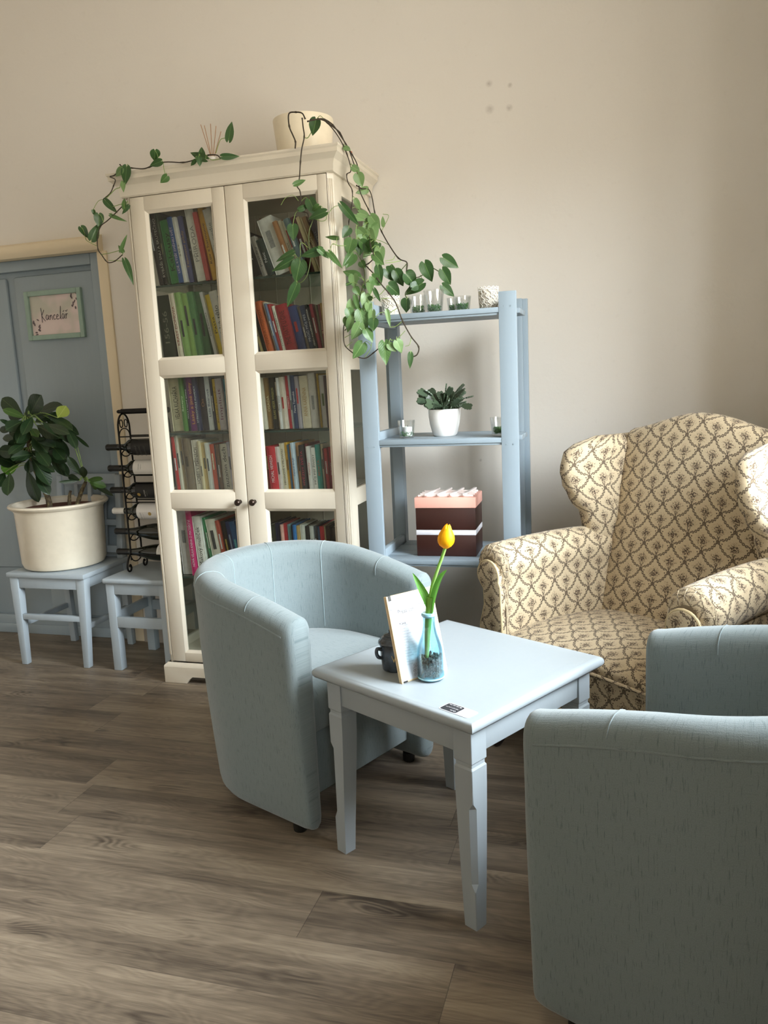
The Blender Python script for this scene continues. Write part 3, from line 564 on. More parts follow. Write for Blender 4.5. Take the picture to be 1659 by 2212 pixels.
TLEAVES = [
 ((-0.8591,-0.1307,1.1662),(-1.0126,-0.0959,1.26),0.072,(0.042,-0.913,0.407),0),
 ((-0.8007,-0.173,1.1551),(-0.917,-0.1997,1.2121),0.0378,(0.397,-0.81,0.432),1),
 ((-0.7659,-0.1937,1.1767),(-0.6249,-0.2876,1.2585),0.0797,(-0.289,-0.838,-0.463),0),
 ((-0.8143,-0.1263,1.1685),(-0.5691,-0.2347,1.2218),0.0623,(-0.437,-0.734,0.519),0),
 ((-0.8158,-0.1253,1.1645),(-0.6456,-0.1107,1.1701),0.0287,(0.078,-0.981,0.179),0),
 ((-0.581,-0.2364,1.158),(-0.5313,-0.2336,1.208),0.0595,(0.496,-0.743,-0.45),3),
 ((-0.8757,-0.1002,1.165),(-0.9831,-0.101,1.1704),0.046,(0.006,-0.999,-0.033),0),
 ((-0.9135,-0.1221,1.1112),(-0.9263,-0.2048,1.1589),0.0232,(0.991,-0.107,0.08),0),
 ((-0.9404,-0.1067,1.1129),(-1.0383,-0.1056,1.1012),0.0351,(-0.004,-0.998,-0.058),0),
 ((-0.8104,-0.1991,1.0669),(-0.9864,-0.163,1.07),0.0387,(-0.195,-0.965,0.174),0),
 ((-0.8504,-0.1545,1.0473),(-0.9023,-0.2041,1.014),0.0719,(0.697,-0.717,-0.019),0),
 ((-0.7181,-0.1529,1.1553),(-0.4896,-0.2655,1.0592),0.0591,(0.225,-0.326,0.918),0),
 ((-0.6792,-0.1869,1.1677),(-0.472,-0.2947,1.1358),0.0523,(-0.014,-0.309,0.951),0),
 ((-0.6836,-0.1595,1.1624),(-0.545,-0.1533,1.0742),0.0527,(0.178,-0.961,0.213),0),
 ((-0.5498,-0.2212,1.1085),(-0.4743,-0.2678,1.0262),0.0413,(0.473,-0.506,0.721),0),
 ((-0.5679,-0.156,1.077),(-0.469,-0.1927,1.019),0.0159,(-0.091,-0.904,0.418),0),
 ((-0.7411,-0.1876,1.123),(-0.5427,-0.2981,1.0783),0.0634,(-0.238,-0.699,0.674),0),
 ((-0.7494,-0.2188,1.0788),(-0.6645,-0.2315,1.0062),0.0724,(0.379,-0.729,0.57),0),
 ((-0.781,-0.1125,1.0789),(-0.6326,-0.1382,0.9725),0.0842,(0.242,-0.811,0.533),0),
 ((-0.7776,-0.2031,1.0075),(-0.6606,-0.2294,0.9799),0.0528,(0.056,-0.595,0.802),0),
 ((-0.7271,-0.1349,0.9917),(-0.6379,-0.167,0.8977),0.0536,(0.595,-0.395,0.699),0),
 ((-0.646,-0.2072,1.0209),(-0.5585,-0.2641,0.978),0.0559,(-0.077,-0.673,0.736),0),
 ((-0.7757,-0.2149,0.9851),(-0.6551,-0.2136,0.9104),0.0447,(0.282,-0.851,0.442),0),
 ((-0.7608,-0.2281,0.9784),(-0.6594,-0.2345,0.8582),0.068,(0.697,-0.38,0.609),0),
 ((-0.7761,-0.2225,0.9702),(-0.768,-0.2416,0.9086),0.0494,(0.798,-0.539,0.271),0),
 ((-0.9274,-0.1172,0.9406),(-1.0105,-0.1556,0.9156),0.0758,(0.393,-0.915,0.095),2),
 ((-0.9436,-0.1285,0.9381),(-0.9357,-0.2435,0.9909),0.0854,(0.968,0.157,0.197),0),
 ((-0.8859,-0.2325,0.9096),(-0.8347,-0.3269,0.8218),0.0593,(0.121,-0.64,0.759),0),
 ((-0.9945,-0.1446,0.8997),(-0.971,-0.2267,0.8455),0.0513,(0.842,-0.108,0.528),0),
 ((-0.8991,-0.1038,0.9099),(-0.8527,-0.1108,0.7476),0.0612,(0.402,-0.902,0.154),0),
 ((-0.7531,-0.2204,0.9065),(-0.676,-0.2342,0.8071),0.0527,(0.595,-0.593,0.543),0),
 ((-0.7543,-0.2071,1.113),(-0.6763,-0.2704,1.0869),0.0337,(-0.083,-0.466,0.881),1),
 ((-0.8461,-0.1912,0.9997),(-0.9253,-0.2456,1.0146),0.0642,(0.565,-0.825,-0.009),0),
 ((-0.8838,-0.1236,1.1386),(-0.9397,-0.1335,1.1309),0.0458,(0.072,-0.837,0.543),0),
 ((-0.7552,-0.1793,1.1385),(-0.6756,-0.1546,1.1813),0.0542,(0.251,-0.964,0.091),0),
 ((-0.8178,-0.157,1.1309),(-0.8493,-0.1796,1.0781),0.0429,(0.313,-0.927,0.208),0),
 ((-0.7572,-0.1846,1.0605),(-0.577,-0.2881,1.05),0.0567,(-0.082,-0.241,0.967),0),
 ((-0.8045,-0.2117,1.001),(-0.775,-0.325,0.9814),0.0613,(0.359,-0.068,0.931),0),
 ((-0.8135,-0.1727,1.1672),(-0.758,-0.1634,1.2119),0.0615,(-0.094,-0.945,0.313),0),
 ((-0.7993,-0.1742,1.0922),(-0.7745,-0.1429,1.0493),0.0522,(0.768,-0.64,-0.021),0),
 ((-0.5331,-0.18,0.8851),(-0.564,-0.2208,0.9762),0.0403,(0.502,-0.84,-0.206),0),
 ((-0.4914,-0.2183,0.878),(-0.4188,-0.3113,0.9336),0.0361,(0.044,-0.487,-0.872),0),
 ((-0.5359,-0.186,0.8635),(-0.6358,-0.1563,0.8851),0.0309,(-0.181,-0.9,0.397),0),
 ((-0.5265,-0.2044,0.864),(-0.5799,-0.2773,0.8674),0.0158,(0.807,-0.588,0.053),0),
 ((-0.4887,-0.1998,0.8658),(-0.3538,-0.2798,0.886),0.0279,(-0.468,-0.633,0.617),1),
 ((-0.4575,-0.2355,0.8665),(-0.3886,-0.1983,0.8367),0.0367,(0.568,-0.661,0.49),1),
 ((-0.5498,-0.1087,0.846),(-0.4246,-0.1118,0.7823),0.0229,(0.201,-0.876,0.438),0),
 ((-0.4998,-0.174,0.8576),(-0.4835,-0.1332,0.8161),0.0337,(0.962,-0.156,0.226),1),
 ((-0.8609,-0.1464,1.1453),(-0.9001,-0.2169,1.1078),0.0491,(0.603,-0.61,0.514),0),
 ((-0.8529,-0.1379,1.1213),(-0.8272,-0.2301,1.0359),0.0651,(0.797,-0.275,0.537),0),
 ((-0.6663,-0.2365,1.1408),(-0.513,-0.3173,1.0963),0.0543,(0.129,-0.278,0.952),0),
 ((-0.6484,-0.1839,1.1451),(-0.6479,-0.1383,1.0835),0.0547,(0.896,-0.361,-0.26),0),
 ((-0.7894,-0.1963,1.1047),(-0.8629,-0.2368,1.0936),0.0502,(0.471,-0.878,0.081),0),
 ((-0.8437,-0.1375,1.0518),(-0.9673,-0.1354,1.0362),0.0679,(-0.015,-1.0,-0.012),0),
 ((-0.7487,-0.2063,1.1284),(-0.8773,-0.2121,1.117),0.0452,(-0.03,-0.718,0.696),0),
 ((-0.7448,-0.1496,0.9954),(-0.5967,-0.1964,0.9652),0.0662,(-0.239,-0.932,0.273),0),
 ((-0.6536,-0.2391,1.1298),(-0.4605,-0.3488,1.1016),0.0448,(-0.338,-0.743,0.578),0),
 ((-0.776,-0.1826,1.1025),(-0.7755,-0.2949,1.0655),0.0666,(0.726,-0.212,0.654),0),
 ((-0.7453,-0.1015,0.9691),(-0.6429,-0.1332,0.8864),0.0541,(0.393,-0.584,0.711),0),
 ((-0.7754,-0.2269,1.0506),(-0.7857,-0.3348,1.0147),0.0469,(0.471,-0.319,0.823),0),
 ((-0.8287,-0.1712,0.9888),(-0.9772,-0.1322,0.9392),0.0479,(-0.156,-0.948,-0.279),0),
 ((-0.7605,-0.2059,0.9933),(-0.7861,-0.3173,0.9916),0.0499,(0.921,-0.217,0.323),0),
 ((-0.7255,-0.2316,1.0162),(-0.6025,-0.3082,0.9575),0.0587,(0.133,-0.46,0.878),0),
 ((-0.7971,-0.1972,1.1493),(-0.7539,-0.3084,1.0573),0.0497,(0.844,-0.107,0.526),0),
 ((-0.8537,-0.104,1.0236),(-0.8803,-0.1935,0.9579),0.0595,(0.682,-0.553,0.478),0),
 ((-0.6909,-0.1837,1.1111),(-0.5951,-0.2133,1.0571),0.0609,(0.362,-0.379,0.852),0),
 ((-0.8131,-0.1961,1.1472),(-0.8131,-0.2977,1.12),0.0627,(0.766,-0.166,0.622),0),
 ((-0.7297,-0.111,1.011),(-0.6571,-0.1293,0.9512),0.0717,(0.113,-0.903,0.414),0),
 ((-0.7416,-0.21,1.165),(-0.7022,-0.327,1.1021),0.0488,(0.535,-0.253,0.806),0),
 ((-0.8331,-0.1719,1.1437),(-0.854,-0.1947,1.0466),0.0611,(0.682,-0.731,0.025),0),
 ((-0.8217,-0.1525,1.1289),(-0.9041,-0.1491,1.0432),0.0501,(-0.086,-0.995,0.044),0),
 ((-0.752,-0.1969,1.0337),(-0.66,-0.2406,0.9648),0.0551,(0.044,-0.817,0.576),0),
]
ROWS = {
 'top_left': (1.684, -0.33, [
  (0.063, 0.016, 0.28, '#2a201c', 'dark brown', '', '#ddd', 7, 0.7),
  (0.08, 0.025, 0.288, '#1d1a18', 'black', 'RYBÁŘI SNU A SKUTEČNO', '#d8d4c8', 7, 0.8),
  (0.106, 0.01, 0.278, '#2c3a22', 'dark olive', 'VYGOVERU', '#c9c08a', 7, 0.7),
  (0.116, 0.041, 0.25, '#3f8a4a', 'green', 'Kaktusy', '#173a20', 7, 0.75),
  (0.158, 0.022, 0.257, '#2b4f86', 'blue', 'LIDÉ, KTEŘÍ ZMĚNILI SVĚT', '#d9c9d6', 7, 0.7),
  (0.181, 0.016, 0.255, '#d5d3cb', 'thin white', 'S.O.S.', '#1d1d1d', 7, 0.5),
  (0.198, 0.02, 0.259, '#4b4d78', 'slate blue', 'Tajemství půdy', '#b0905a', 7, 0.6),
  (0.219, 0.015, 0.256, '#20201f', 'narrow black', 'C', '#ddd', 7, 0.5),
  (0.236, 0.038, 0.293, '#e6e3da', 'white', 'PŘÍRODA', '#8a8a86', 7, 0.55),
  (0.275, 0.02, 0.265, '#c8524f', 'pink-red', 'ZAHRADA PRO RADOST', '#b23a45', 8, 0.6),
  (0.297, 0.024, 0.283, '#d9a63c', 'yellow', 'Kov a harmonie', '#2a2030', 9, 0.55),
  (0.323, 0.034, 0.27, '#dedad2', 'pale grey', 'Encyklopedie', '#8a8a88', 12, 0.6),
 ]),
 'top_right': (1.68, -0.33, [
  (0.461, 0.015, 0.08, '#b8402f', 'red', '', '#eee', 17, 0.7),
  (0.477, 0.046, 0.166, '#191717', 'black', 'AS', '#e8e8e8', 17, 0.7),
  (0.525, 0.022, 0.152, '#a39c92', 'grey', 'Povídky', '#333', 17, 0.5),
  (0.548, 0.025, 0.139, '#22332f', 'dark green', 'Noc', '#ddd', 17, 0.4),
  (0.574, 0.063, 0.213, '#e8e6e0', 'white paper-wrapped', '', '#999', 18, 0.7),
  (0.639, 0.019, 0.2, '#a9784d', 'tan', '', '#eee', 18, 0.7),
  (0.659, 0.013, 0.203, '#e2dcc8', 'cream', 'Prapa', '#444', 18, 0.5),
  (0.674, 0.015, 0.202, '#dcd3bb', 'ivory', '', '#a22', 18, 0.7),
  (0.69, 0.021, 0.203, '#5f7478', 'teal-grey', '', '#ddd', 18, 0.7),
  (0.712, 0.022, 0.212, '#5a1f2b', 'maroon', '', '#ddd', 18, 0.7),
  (0.736, 0.015, 0.209, '#d9c9a0', 'sand', '', '#222', 18, 0.7),
  (0.753, 0.012, 0.208, '#e0d3b0', 'pale yellow', '', '#333', 18, 0.7),
  (0.766, 0.017, 0.204, '#8a6a45', 'brown', 'ORIGIN', '#e0d9b0', 18, 0.6),
  (0.784, 0.018, 0.202, '#3b3550', 'dark violet', 'PENNY SPELL', '#9aa', 18, 0.6),
 ]),
 'second_left': (1.385, -0.33, [
  (0.049, 0.063, 0.257, '#26301f', 'dark green', '156-56', '#7a7a66', 2, 0.5),
  (0.114, 0.025, 0.262, '#d8cdb8', 'cream', 'KRASY DOMOVA', '#8e2a2a', 5, 0.6),
  (0.14, 0.027, 0.262, '#86a860', 'light green', '', '#333', 6, 0.7),
  (0.167, 0.027, 0.256, '#7fa055', 'leaf green', '', '#333', 6, 0.7),
  (0.194, 0.027, 0.261, '#4f7f4c', 'mid green', '', '#333', 6, 0.7),
  (0.222, 0.03, 0.26, '#3f6f42', 'dark leaf green', '', '#333', 6, 0.7),
  (0.274, 0.014, 0.256, '#d5d6d6', 'thin grey-white', 'STÁLÁ NABÍDKA', '#333', 10.5, 0.6),
  (0.289, 0.025, 0.245, '#e5c92e', 'bright yellow', 'Pasta', '#2d2a12', 10.5, 0.75),
  (0.316, 0.037, 0.255, '#dcdad4', 'wide white', 'Lidské tělo', '#222', 10.5, 0.55),
  (0.355, 0.021, 0.237, '#2f6fa5', 'blue', 'Kapská kniha', '#e5d65a', 10.5, 0.7),
  (0.377, 0.014, 0.231, '#e0c53a', 'yellow', '', '#333', 10.5, 0.7),
 ]),
 'second_right': (1.385, -0.33, [
  (0.463, 0.011, 0.127, '#d9d2c6', 'thin white', 'Anna', '#b22', 13, 0.5),
  (0.476, 0.014, 0.153, '#3a2f2a', 'dark brown', '', '#ccc', 13, 0.7),
  (0.491, 0.013, 0.195, '#d8c48a', 'straw yellow', '', '#333', 13, 0.7),
  (0.506, 0.019, 0.194, '#25301f', 'dark green', 'SILNÁ DVOJKA', '#0f1510', 13, 0.7),
  (0.527, 0.028, 0.2, '#c8622f', 'orange', 'VÍNO A HOSPODY', '#8c3a17', 13, 0.7),
  (0.557, 0.012, 0.199, '#d9d3c0', 'ivory', '', '#555', 13, 0.7),
  (0.57, 0.01, 0.191, '#60728f', 'blue-grey', '', '#ddd', 13, 0.7),
  (0.581, 0.013, 0.188, '#a3262b', 'red', '', '#eee', 13, 0.7),
  (0.595, 0.013, 0.18, '#e6e0d0', 'white', 'TYČÍME NA VELKÉM NIC', '#222', 12, 0.75),
  (0.609, 0.046, 0.18, '#99222a', 'wide red', 'THE HATE U GIVE', '#3d0e12', 11.5, 0.72),
  (0.656, 0.034, 0.173, '#33447a', 'blue', '', '#a33', 11.5, 0.7),
  (0.691, 0.014, 0.173, '#857a6e', 'grey-brown', '', '#ddd', 11.5, 0.7),
  (0.706, 0.021, 0.173, '#2b3a5a', 'navy', 'PROČ MŮJ PES', '#c8cdd8', 11.5, 0.6),
  (0.728, 0.012, 0.175, '#1f1d20', 'black', 'PŘÍBĚH PORAŽENÉHO SAMSONA', '#f0efec', 11, 0.8),
  (0.74, 0.013, 0.177, '#a8354a', 'crimson', '', '#eee', 10, 0.7),
  (0.754, 0.008, 0.174, '#6b6a4c', 'olive', '', '#ddd', 8, 0.7),
  (0.763, 0.011, 0.175, '#7a2427', 'dark red', 'ZE ŽIVOTA', '#e8d7a0', 6, 0.5),
  (0.775, 0.013, 0.178, '#b08a3d', 'tan', '', '#333', 5, 0.7),
 ]),
 'third_left': (1.085, -0.33, [
  (0.063, 0.058, 0.235, '#ddd6b4', 'thick cream', 'VELKÁ KUCHAŘKA', '#2a2620', 2, 0.58),
  (0.122, 0.017, 0.231, '#4c7a35', 'green', 'Recepty', '#dde8c8', 2, 0.5),
  (0.14, 0.012, 0.226, '#23302f', 'dark teal', 'MOCA V CLOVĚ BONICE', '#e6e6e6', 2, 0.75),
  (0.153, 0.031, 0.228, '#6a2c68', 'purple', 'Lásky a jiné tóny', '#d7a04a', 2.5, 0.75),
  (0.185, 0.016, 0.219, '#2c3050', 'navy', 'STŘEDOVĚKÉ POVÍDKY', '#cfd2d8', 2.5, 0.7),
  (0.203, 0.03, 0.228, '#2b2129', 'dark plum', 'On', '#a37a52', 2.5, 0.5),
  (0.234, 0.022, 0.226, '#d9dde0', 'blue-orange banded', 'Lída Baarová', '#2a3d70', 2.5, 0.5),
  (0.257, 0.01, 0.213, '#20283f', 'navy blue', '', '#ddd', 2.5, 0.7),
  (0.268, 0.018, 0.21, '#d9b83c', 'yellow', 'Poslední zvonění', '#6a4a10', 3, 0.7),
  (0.287, 0.03, 0.211, '#cfc6cb', 'pale lilac', 'Implicit', '#8a5a78', 3, 0.65),
  (0.318, 0.014, 0.208, '#1f7f92', 'teal', 'SÍLA PŘÍTOMNOSTI', '#e8f0f0', 3.5, 0.5),
 ]),
 'third_right': (1.082, -0.33, [
  (0.47, 0.013, 0.145, '#b23038', 'narrow red', '', '#eee', 3, 0.7),
  (0.484, 0.015, 0.209, '#dcd6c2', 'cream', 'slovník', '#333', 3, 0.5),
  (0.5, 0.024, 0.206, '#8a6b3a', 'brown', 'OSADA', '#d8cba0', 3, 0.6),
  (0.525, 0.024, 0.207, '#23211a', 'black', 'ESLAAS VIEDEK WINSION', '#c2b76a', 2.5, 0.6),
  (0.55, 0.011, 0.189, '#cdb9a6', 'thin beige', '', '#333', 2.5, 0.7),
  (0.562, 0.013, 0.205, '#e2e2e2', 'white', 'Malé ženy', '#333', 2.5, 0.7),
  (0.576, 0.019, 0.207, '#d6cbbb', 'oatmeal', '', '#a22', 2.5, 0.7),
  (0.596, 0.012, 0.211, '#a9202c', 'red', 'MOMENTKY', '#f2e6e6', 2.5, 0.6),
  (0.609, 0.011, 0.213, '#c9d6de', 'ice blue', '', '#333', 2.5, 0.7),
  (0.621, 0.019, 0.211, '#2f3f66', 'dark blue', 'Petra Tajovská', '#e8e8e8', 2.5, 0.4),
  (0.641, 0.015, 0.207, '#a7a0aa', 'lilac-grey', '', '#c33', 2.5, 0.7),
  (0.658, 0.037, 0.208, '#d8cdb5', 'wide cream', 'ANNA KARENINA', '#b08a50', 2.5, 0.55),
  (0.697, 0.03, 0.217, '#cfcac4', 'wide silver', '', '#8a8a8a', 2.5, 0.7),
  (0.728, 0.008, 0.214, '#c7a53a', 'thin yellow', '', '#333', 2, 0.7),
  (0.737, 0.025, 0.207, '#d5d0cc', 'white', '', '#5a6a3a', 2, 0.7),
  (0.763, 0.008, 0.204, '#4a3038', 'dark brown', '', '#ddd', 2, 0.7),
  (0.783, 0.011, 0.148, '#3fb5a5', 'turquoise', '', '#eee', 0, 0.7),
 ]),
 'fourth_left': (0.829, -0.33, [
  (0.064, 0.016, 0.233, '#c92b26', 'red', '', '#fff', 3, 0.7),
  (0.081, 0.016, 0.238, '#cfc8b5', 'cream', '', '#333', 3, 0.7),
  (0.098, 0.017, 0.229, '#a08c68', 'beige', '', '#555', 3, 0.7),
  (0.116, 0.033, 0.226, '#6e5f4a', 'brown cloth', '', '#3a3022', 3, 0.7),
  (0.151, 0.033, 0.217, '#ded8c8', 'off-white', 'HOBBY V PEŘINÁCH', '#2a2420', 2.5, 0.7),
  (0.185, 0.012, 0.213, '#d5c9a5', 'pale buff', '', '#555', 2.5, 0.7),
  (0.197, 0.021, 0.206, '#cdb57a', 'straw', '', '#665', 2.5, 0.7),
  (0.219, 0.016, 0.205, '#cfd2c9', 'white and green', '', '#333', 2.5, 0.7),
  (0.236, 0.019, 0.198, '#c4502f', 'orange-red', '', '#f0d0b0', 2.5, 0.7),
  (0.256, 0.007, 0.196, '#3d3d48', 'charcoal', '', '#ddd', 2.5, 0.7),
  (0.264, 0.015, 0.197, '#7a5d45', 'brown', '', '#ddd', 2.5, 0.7),
  (0.28, 0.038, 0.198, '#ded9cc', 'white', 'zuzanin dech', '#151515', 2.5, 0.85),
  (0.319, 0.013, 0.207, '#c9c4d6', 'lilac', '', '#555', 4, 0.7),
 ]),
 'fourth_right': (0.829, -0.33, [
  (0.461, 0.018, 0.139, '#1d2a22', 'black', '', '#ddd', 3, 0.7),
  (0.481, 0.019, 0.182, '#c23a2a', 'red-orange', '', '#f2d070', 3, 0.7),
  (0.501, 0.031, 0.183, '#c42532', 'wide red', 'MICHAL VIEWEGH', '#f5e6e6', 3, 0.6),
  (0.533, 0.017, 0.181, '#cfc9c2', 'white with red foot', '', '#333', 3, 0.7),
  (0.551, 0.02, 0.194, '#d9cfb5', 'cream', 'HRDINOVÉ V PRLMANU', '#2a2a2a', 3, 0.75),
  (0.572, 0.012, 0.197, '#d9a92c', 'yellow', '', '#7a5010', 2.5, 0.7),
  (0.585, 0.009, 0.189, '#2f6f9a', 'thin blue', '', '#f5d060', 2.5, 0.7),
  (0.595, 0.009, 0.187, '#d08a35', 'amber', '', '#333', 2.5, 0.7),
  (0.605, 0.014, 0.197, '#b9cbd8', 'pale blue', 'ČESKÉ BÁJE', '#3a5f90', 2.5, 0.65),
  (0.62, 0.016, 0.195, '#b98750', 'tan', '', '#333', 2.5, 0.7),
  (0.638, 0.022, 0.186, '#1e1a1a', 'black', 'HVĚZDY SVĚTA', '#b33b4f', 2.5, 0.75),
  (0.661, 0.009, 0.191, '#7a2a2a', 'dark red', '', '#ddd', 2.5, 0.7),
  (0.672, 0.014, 0.181, '#e0dcd6', 'white', 'Zápisky', '#b22', 2.5, 0.7),
  (0.687, 0.018, 0.175, '#e8e6e0', 'bright white', 'MŮJ PSÍ ŽIVOT', '#1a1a1a', 2, 0.7),
  (0.706, 0.02, 0.186, '#2e9a92', 'teal', 'BENITA', '#c65a3a', 2, 0.5),
  (0.727, 0.01, 0.189, '#d8ccb0', 'cream', '', '#333', 2, 0.7),
  (0.738, 0.007, 0.171, '#5d2a24', 'brown-red', '', '#ddd', 2, 0.7),
  (0.746, 0.012, 0.171, '#b5222b', 'red', '', '#eee', 2, 0.7),
  (0.76, 0.012, 0.175, '#c02a35', 'bright red', 'BRUSINKY', '#f3e0e0', 2, 0.55),
 ]),
 'fifth_left': (0.462, -0.33, [
  (0.045, 0.053, 0.285, '#d9d3d0', 'thick white', '', '#888', 2, 0.7),
  (0.1, 0.027, 0.284, '#c8286e', 'pink', 'NOVÁ VELKÁ KNIHA O MATEŘSTVÍ', '#f5dbe8', 2, 0.72),
  (0.129, 0.042, 0.259, '#e3e0d8', 'white', 'Makový mužíček', '#222', 3, 0.65),
  (0.173, 0.017, 0.252, '#46a06c', 'thin green', '', '#d8eed8', 8, 0.5),
  (0.192, 0.046, 0.245, '#dcd8c8', 'cream', '', '#444', 8, 0.7),
  (0.24, 0.019, 0.241, '#b8503a', 'rust-red', '', '#eed', 8, 0.7),
  (0.261, 0.021, 0.237, '#1c1a1a', 'black', '', '#d8c060', 8, 0.7),
  (0.284, 0.02, 0.236, '#24366e', 'navy', '', '#9fb4e0', 8, 0.7),
  (0.305, 0.026, 0.236, '#2a62a0', 'blue', '', '#5ac0d0', 8, 0.7),
  (0.332, 0.019, 0.233, '#6b665e', 'grey', '', '#ddd', 8, 0.7),
  (0.353, 0.011, 0.23, '#8a2a2e', 'red', '', '#ddd', 8, 0.7),
 ]),
 'fifth_right': (0.462, -0.33, [
  (0.476, 0.028, 0.226, '#2b2c1e', 'olive-black', 'Až na ten život', '#d8d8c8', 1.5, 0.5),
  (0.505, 0.024, 0.23, '#1f2344', 'navy', 'TERAPIE', '#dcdce8', 1.5, 0.3),
  (0.53, 0.011, 0.226, '#d9a99a', 'pink', '', '#a33', 1.5, 0.7),
  (0.542, 0.017, 0.229, '#b32c36', 'red', 'SLEPICE', '#f0dede', 1.5, 0.35),
  (0.56, 0.016, 0.226, '#7aa3a8', 'pale teal', '', '#444', 1.5, 0.7),
  (0.577, 0.012, 0.225, '#25304a', 'dark navy', '', '#ddd', 1.5, 0.7),
  (0.59, 0.014, 0.226, '#2f74b5', 'blue', '', '#eee', 1.5, 0.7),
  (0.605, 0.014, 0.223, '#b89a63', 'tan', '', '#333', 1.5, 0.7),
  (0.62, 0.02, 0.227, '#d5d6cc', 'white', 'Povídky', '#222', 1.5, 0.35),
  (0.641, 0.017, 0.22, '#1d1b1a', 'black', '', '#bbb', 1.5, 0.7),
  (0.659, 0.016, 0.22, '#cfd0c8', 'pale grey', '', '#555', 1.5, 0.7),
  (0.675, 0.013, 0.219, '#5c6064', 'grey', '', '#ddd', 1.5, 0.7),
  (0.689, 0.008, 0.219, '#1f2a4a', 'midnight blue', '', '#ddd', 1.5, 0.7),
  (0.697, 0.009, 0.218, '#274a66', 'steel blue', '', '#ddd', 1.5, 0.7),
  (0.707, 0.019, 0.221, '#b0202c', 'crimson', '', '#eee', 1.5, 0.7),
  (0.727, 0.005, 0.222, '#d8cba0', 'cream', '', '#333', 1.5, 0.7),
  (0.733, 0.016, 0.223, '#3a2418', 'dark brown', '', '#ddd', 1.5, 0.7),
  (0.75, 0.021, 0.215, '#33201f', 'black and maroon', '', '#c59a5a', 1.5, 0.7),
  (0.787, 0.01, 0.193, '#27408a', 'royal blue', '', '#dde', 0, 0.7),
 ]),
}
P_WORLD, EXPO = 80.0, 0.0
SKY = [(0.05, (.20, .186, .166)), (.18, (.222, .208, .188)), (.28, (.90, .96, 1.0)), (.55, (.86, .92, .98)), (.78, (.30, .33, .36))]

# ------------------------------------------------------------------ the setting
WY = 0.07          # face of the back wall
RX = 2.50          # face of the right wall
def struct(name, mb, mat, **k):
    o = mb.build(name, mat, **k); o['kind'] = 'structure'; return o
f = MB(); f.box(-2.6, 3.3, -6.2, 0.30, -0.06, 0.0); struct('floor', f, M['floor'], smooth=0)
# back wall with the door opening left out
DX0, DX1, DZ = -1.46, -0.50, 1.925
w = MB(); w.box(DX1, 3.3, WY, WY + .25, 0, 3.3); w.box(-2.6, DX0, WY, WY + .25, 0, 3.3); w.box(DX0, DX1, WY, WY + .25, DZ, 3.3)
struct('wall_back', w, M['wall'], smooth=0)
# right wall: two tall windows
w = MB(); T = WT = .32
WIN = [(-2.12, -0.92), (-5.40, -4.10)]; WZ0, WZ1 = .92, 2.62
ys = [0.07, -0.92, -2.12, -4.10, -5.40, -6.2]
for i in (0, 2, 4): w.box(RX, RX + T, ys[i+1], ys[i], 0, 3.3)
for a, b in WIN: w.box(RX, RX + T, a, b, 0, WZ0); w.box(RX, RX + T, a, b, WZ1, 3.3)
struct('wall_right', w, M['wall'], smooth=0)
w = MB(); w.box(-2.6, -2.4, -6.2, WY, 0, 3.3); struct('wall_left', w, M['wall'], smooth=0)
w = MB(); w.box(-2.6, 3.3, -6.4, -6.2, 0, 3.3); struct('wall_front', w, M['wall'], smooth=0)
c = MB(); c.box(-2.6, 3.3, -6.4, .3, 3.3, 3.36); struct('ceiling', c, plain('#efe9df', .9, var=.02), smooth=0)
for n, (a, b) in enumerate(WIN, 1):
    fr = MB(); X = RX + T - .09
    for y in (a, (a + b) / 2 - .03, b - .06): fr.box(X, X + .06, y, y + .06, WZ0, WZ1, .006)
    for z in (WZ0, 1.95, WZ1 - .06): fr.box(X, X + .06, a, b, z, z + .06, .006)
    wf = struct('window_%d' % n, fr, M['cream'])
    g = MB(); g.box(X + .025, X + .032, a + .05, b - .05, WZ0 + .05, WZ1 - .05)
    g.build('window_pane', M['cup'], wf, smooth=0)
    sl = MB(); sl.box(RX - .04, RX + T - .05, a - .0, b + .0, WZ0 - .02, WZ0 + .012, .006); sl.build('window_sill', M['cream'], wf)
# lintel moulding and side strip of the doorway
t = MB()
prof = [(0, 0), (-.035, .004), (-.052, .022), (-.055, .040), (-.048, .058), (-.03, .070), (0, .076)]
t.grid([[(x, WY + p[0], 1.918 + p[1] - .0) for p in prof] for x in (-2.39, DX1 - .02, DX1 + .035)], mat=None)
t.grid([[(DX1 + .035, WY + p[0], 1.918 + p[1]) for p in prof], [(DX1 + .035, WY, 1.918 + p[1]) for p in prof]])
struct('trim_1', t, M['creamtrim'])
t = MB(); t.box(DX1, DX1 + .055, WY - .010, WY + .01, 0, 1.92, .006); struct('trim_2', t, M['creamtrim'])
# skirting: grey-painted strip right of the door, dark band behind the shelf and armchair
t = MB(); t.box(DX1 + .055, 0.0, WY - .016, WY + .01, 0, .075, .004)
struct('baseboard_left', t, m_painted('old_grey_skirting', '#8d857b', '#b1a79b', .8))
t = MB(); t.box(.95, RX, WY - .016, WY + .01, 0, .075, .004); struct('baseboard_right', t, M['cream'])
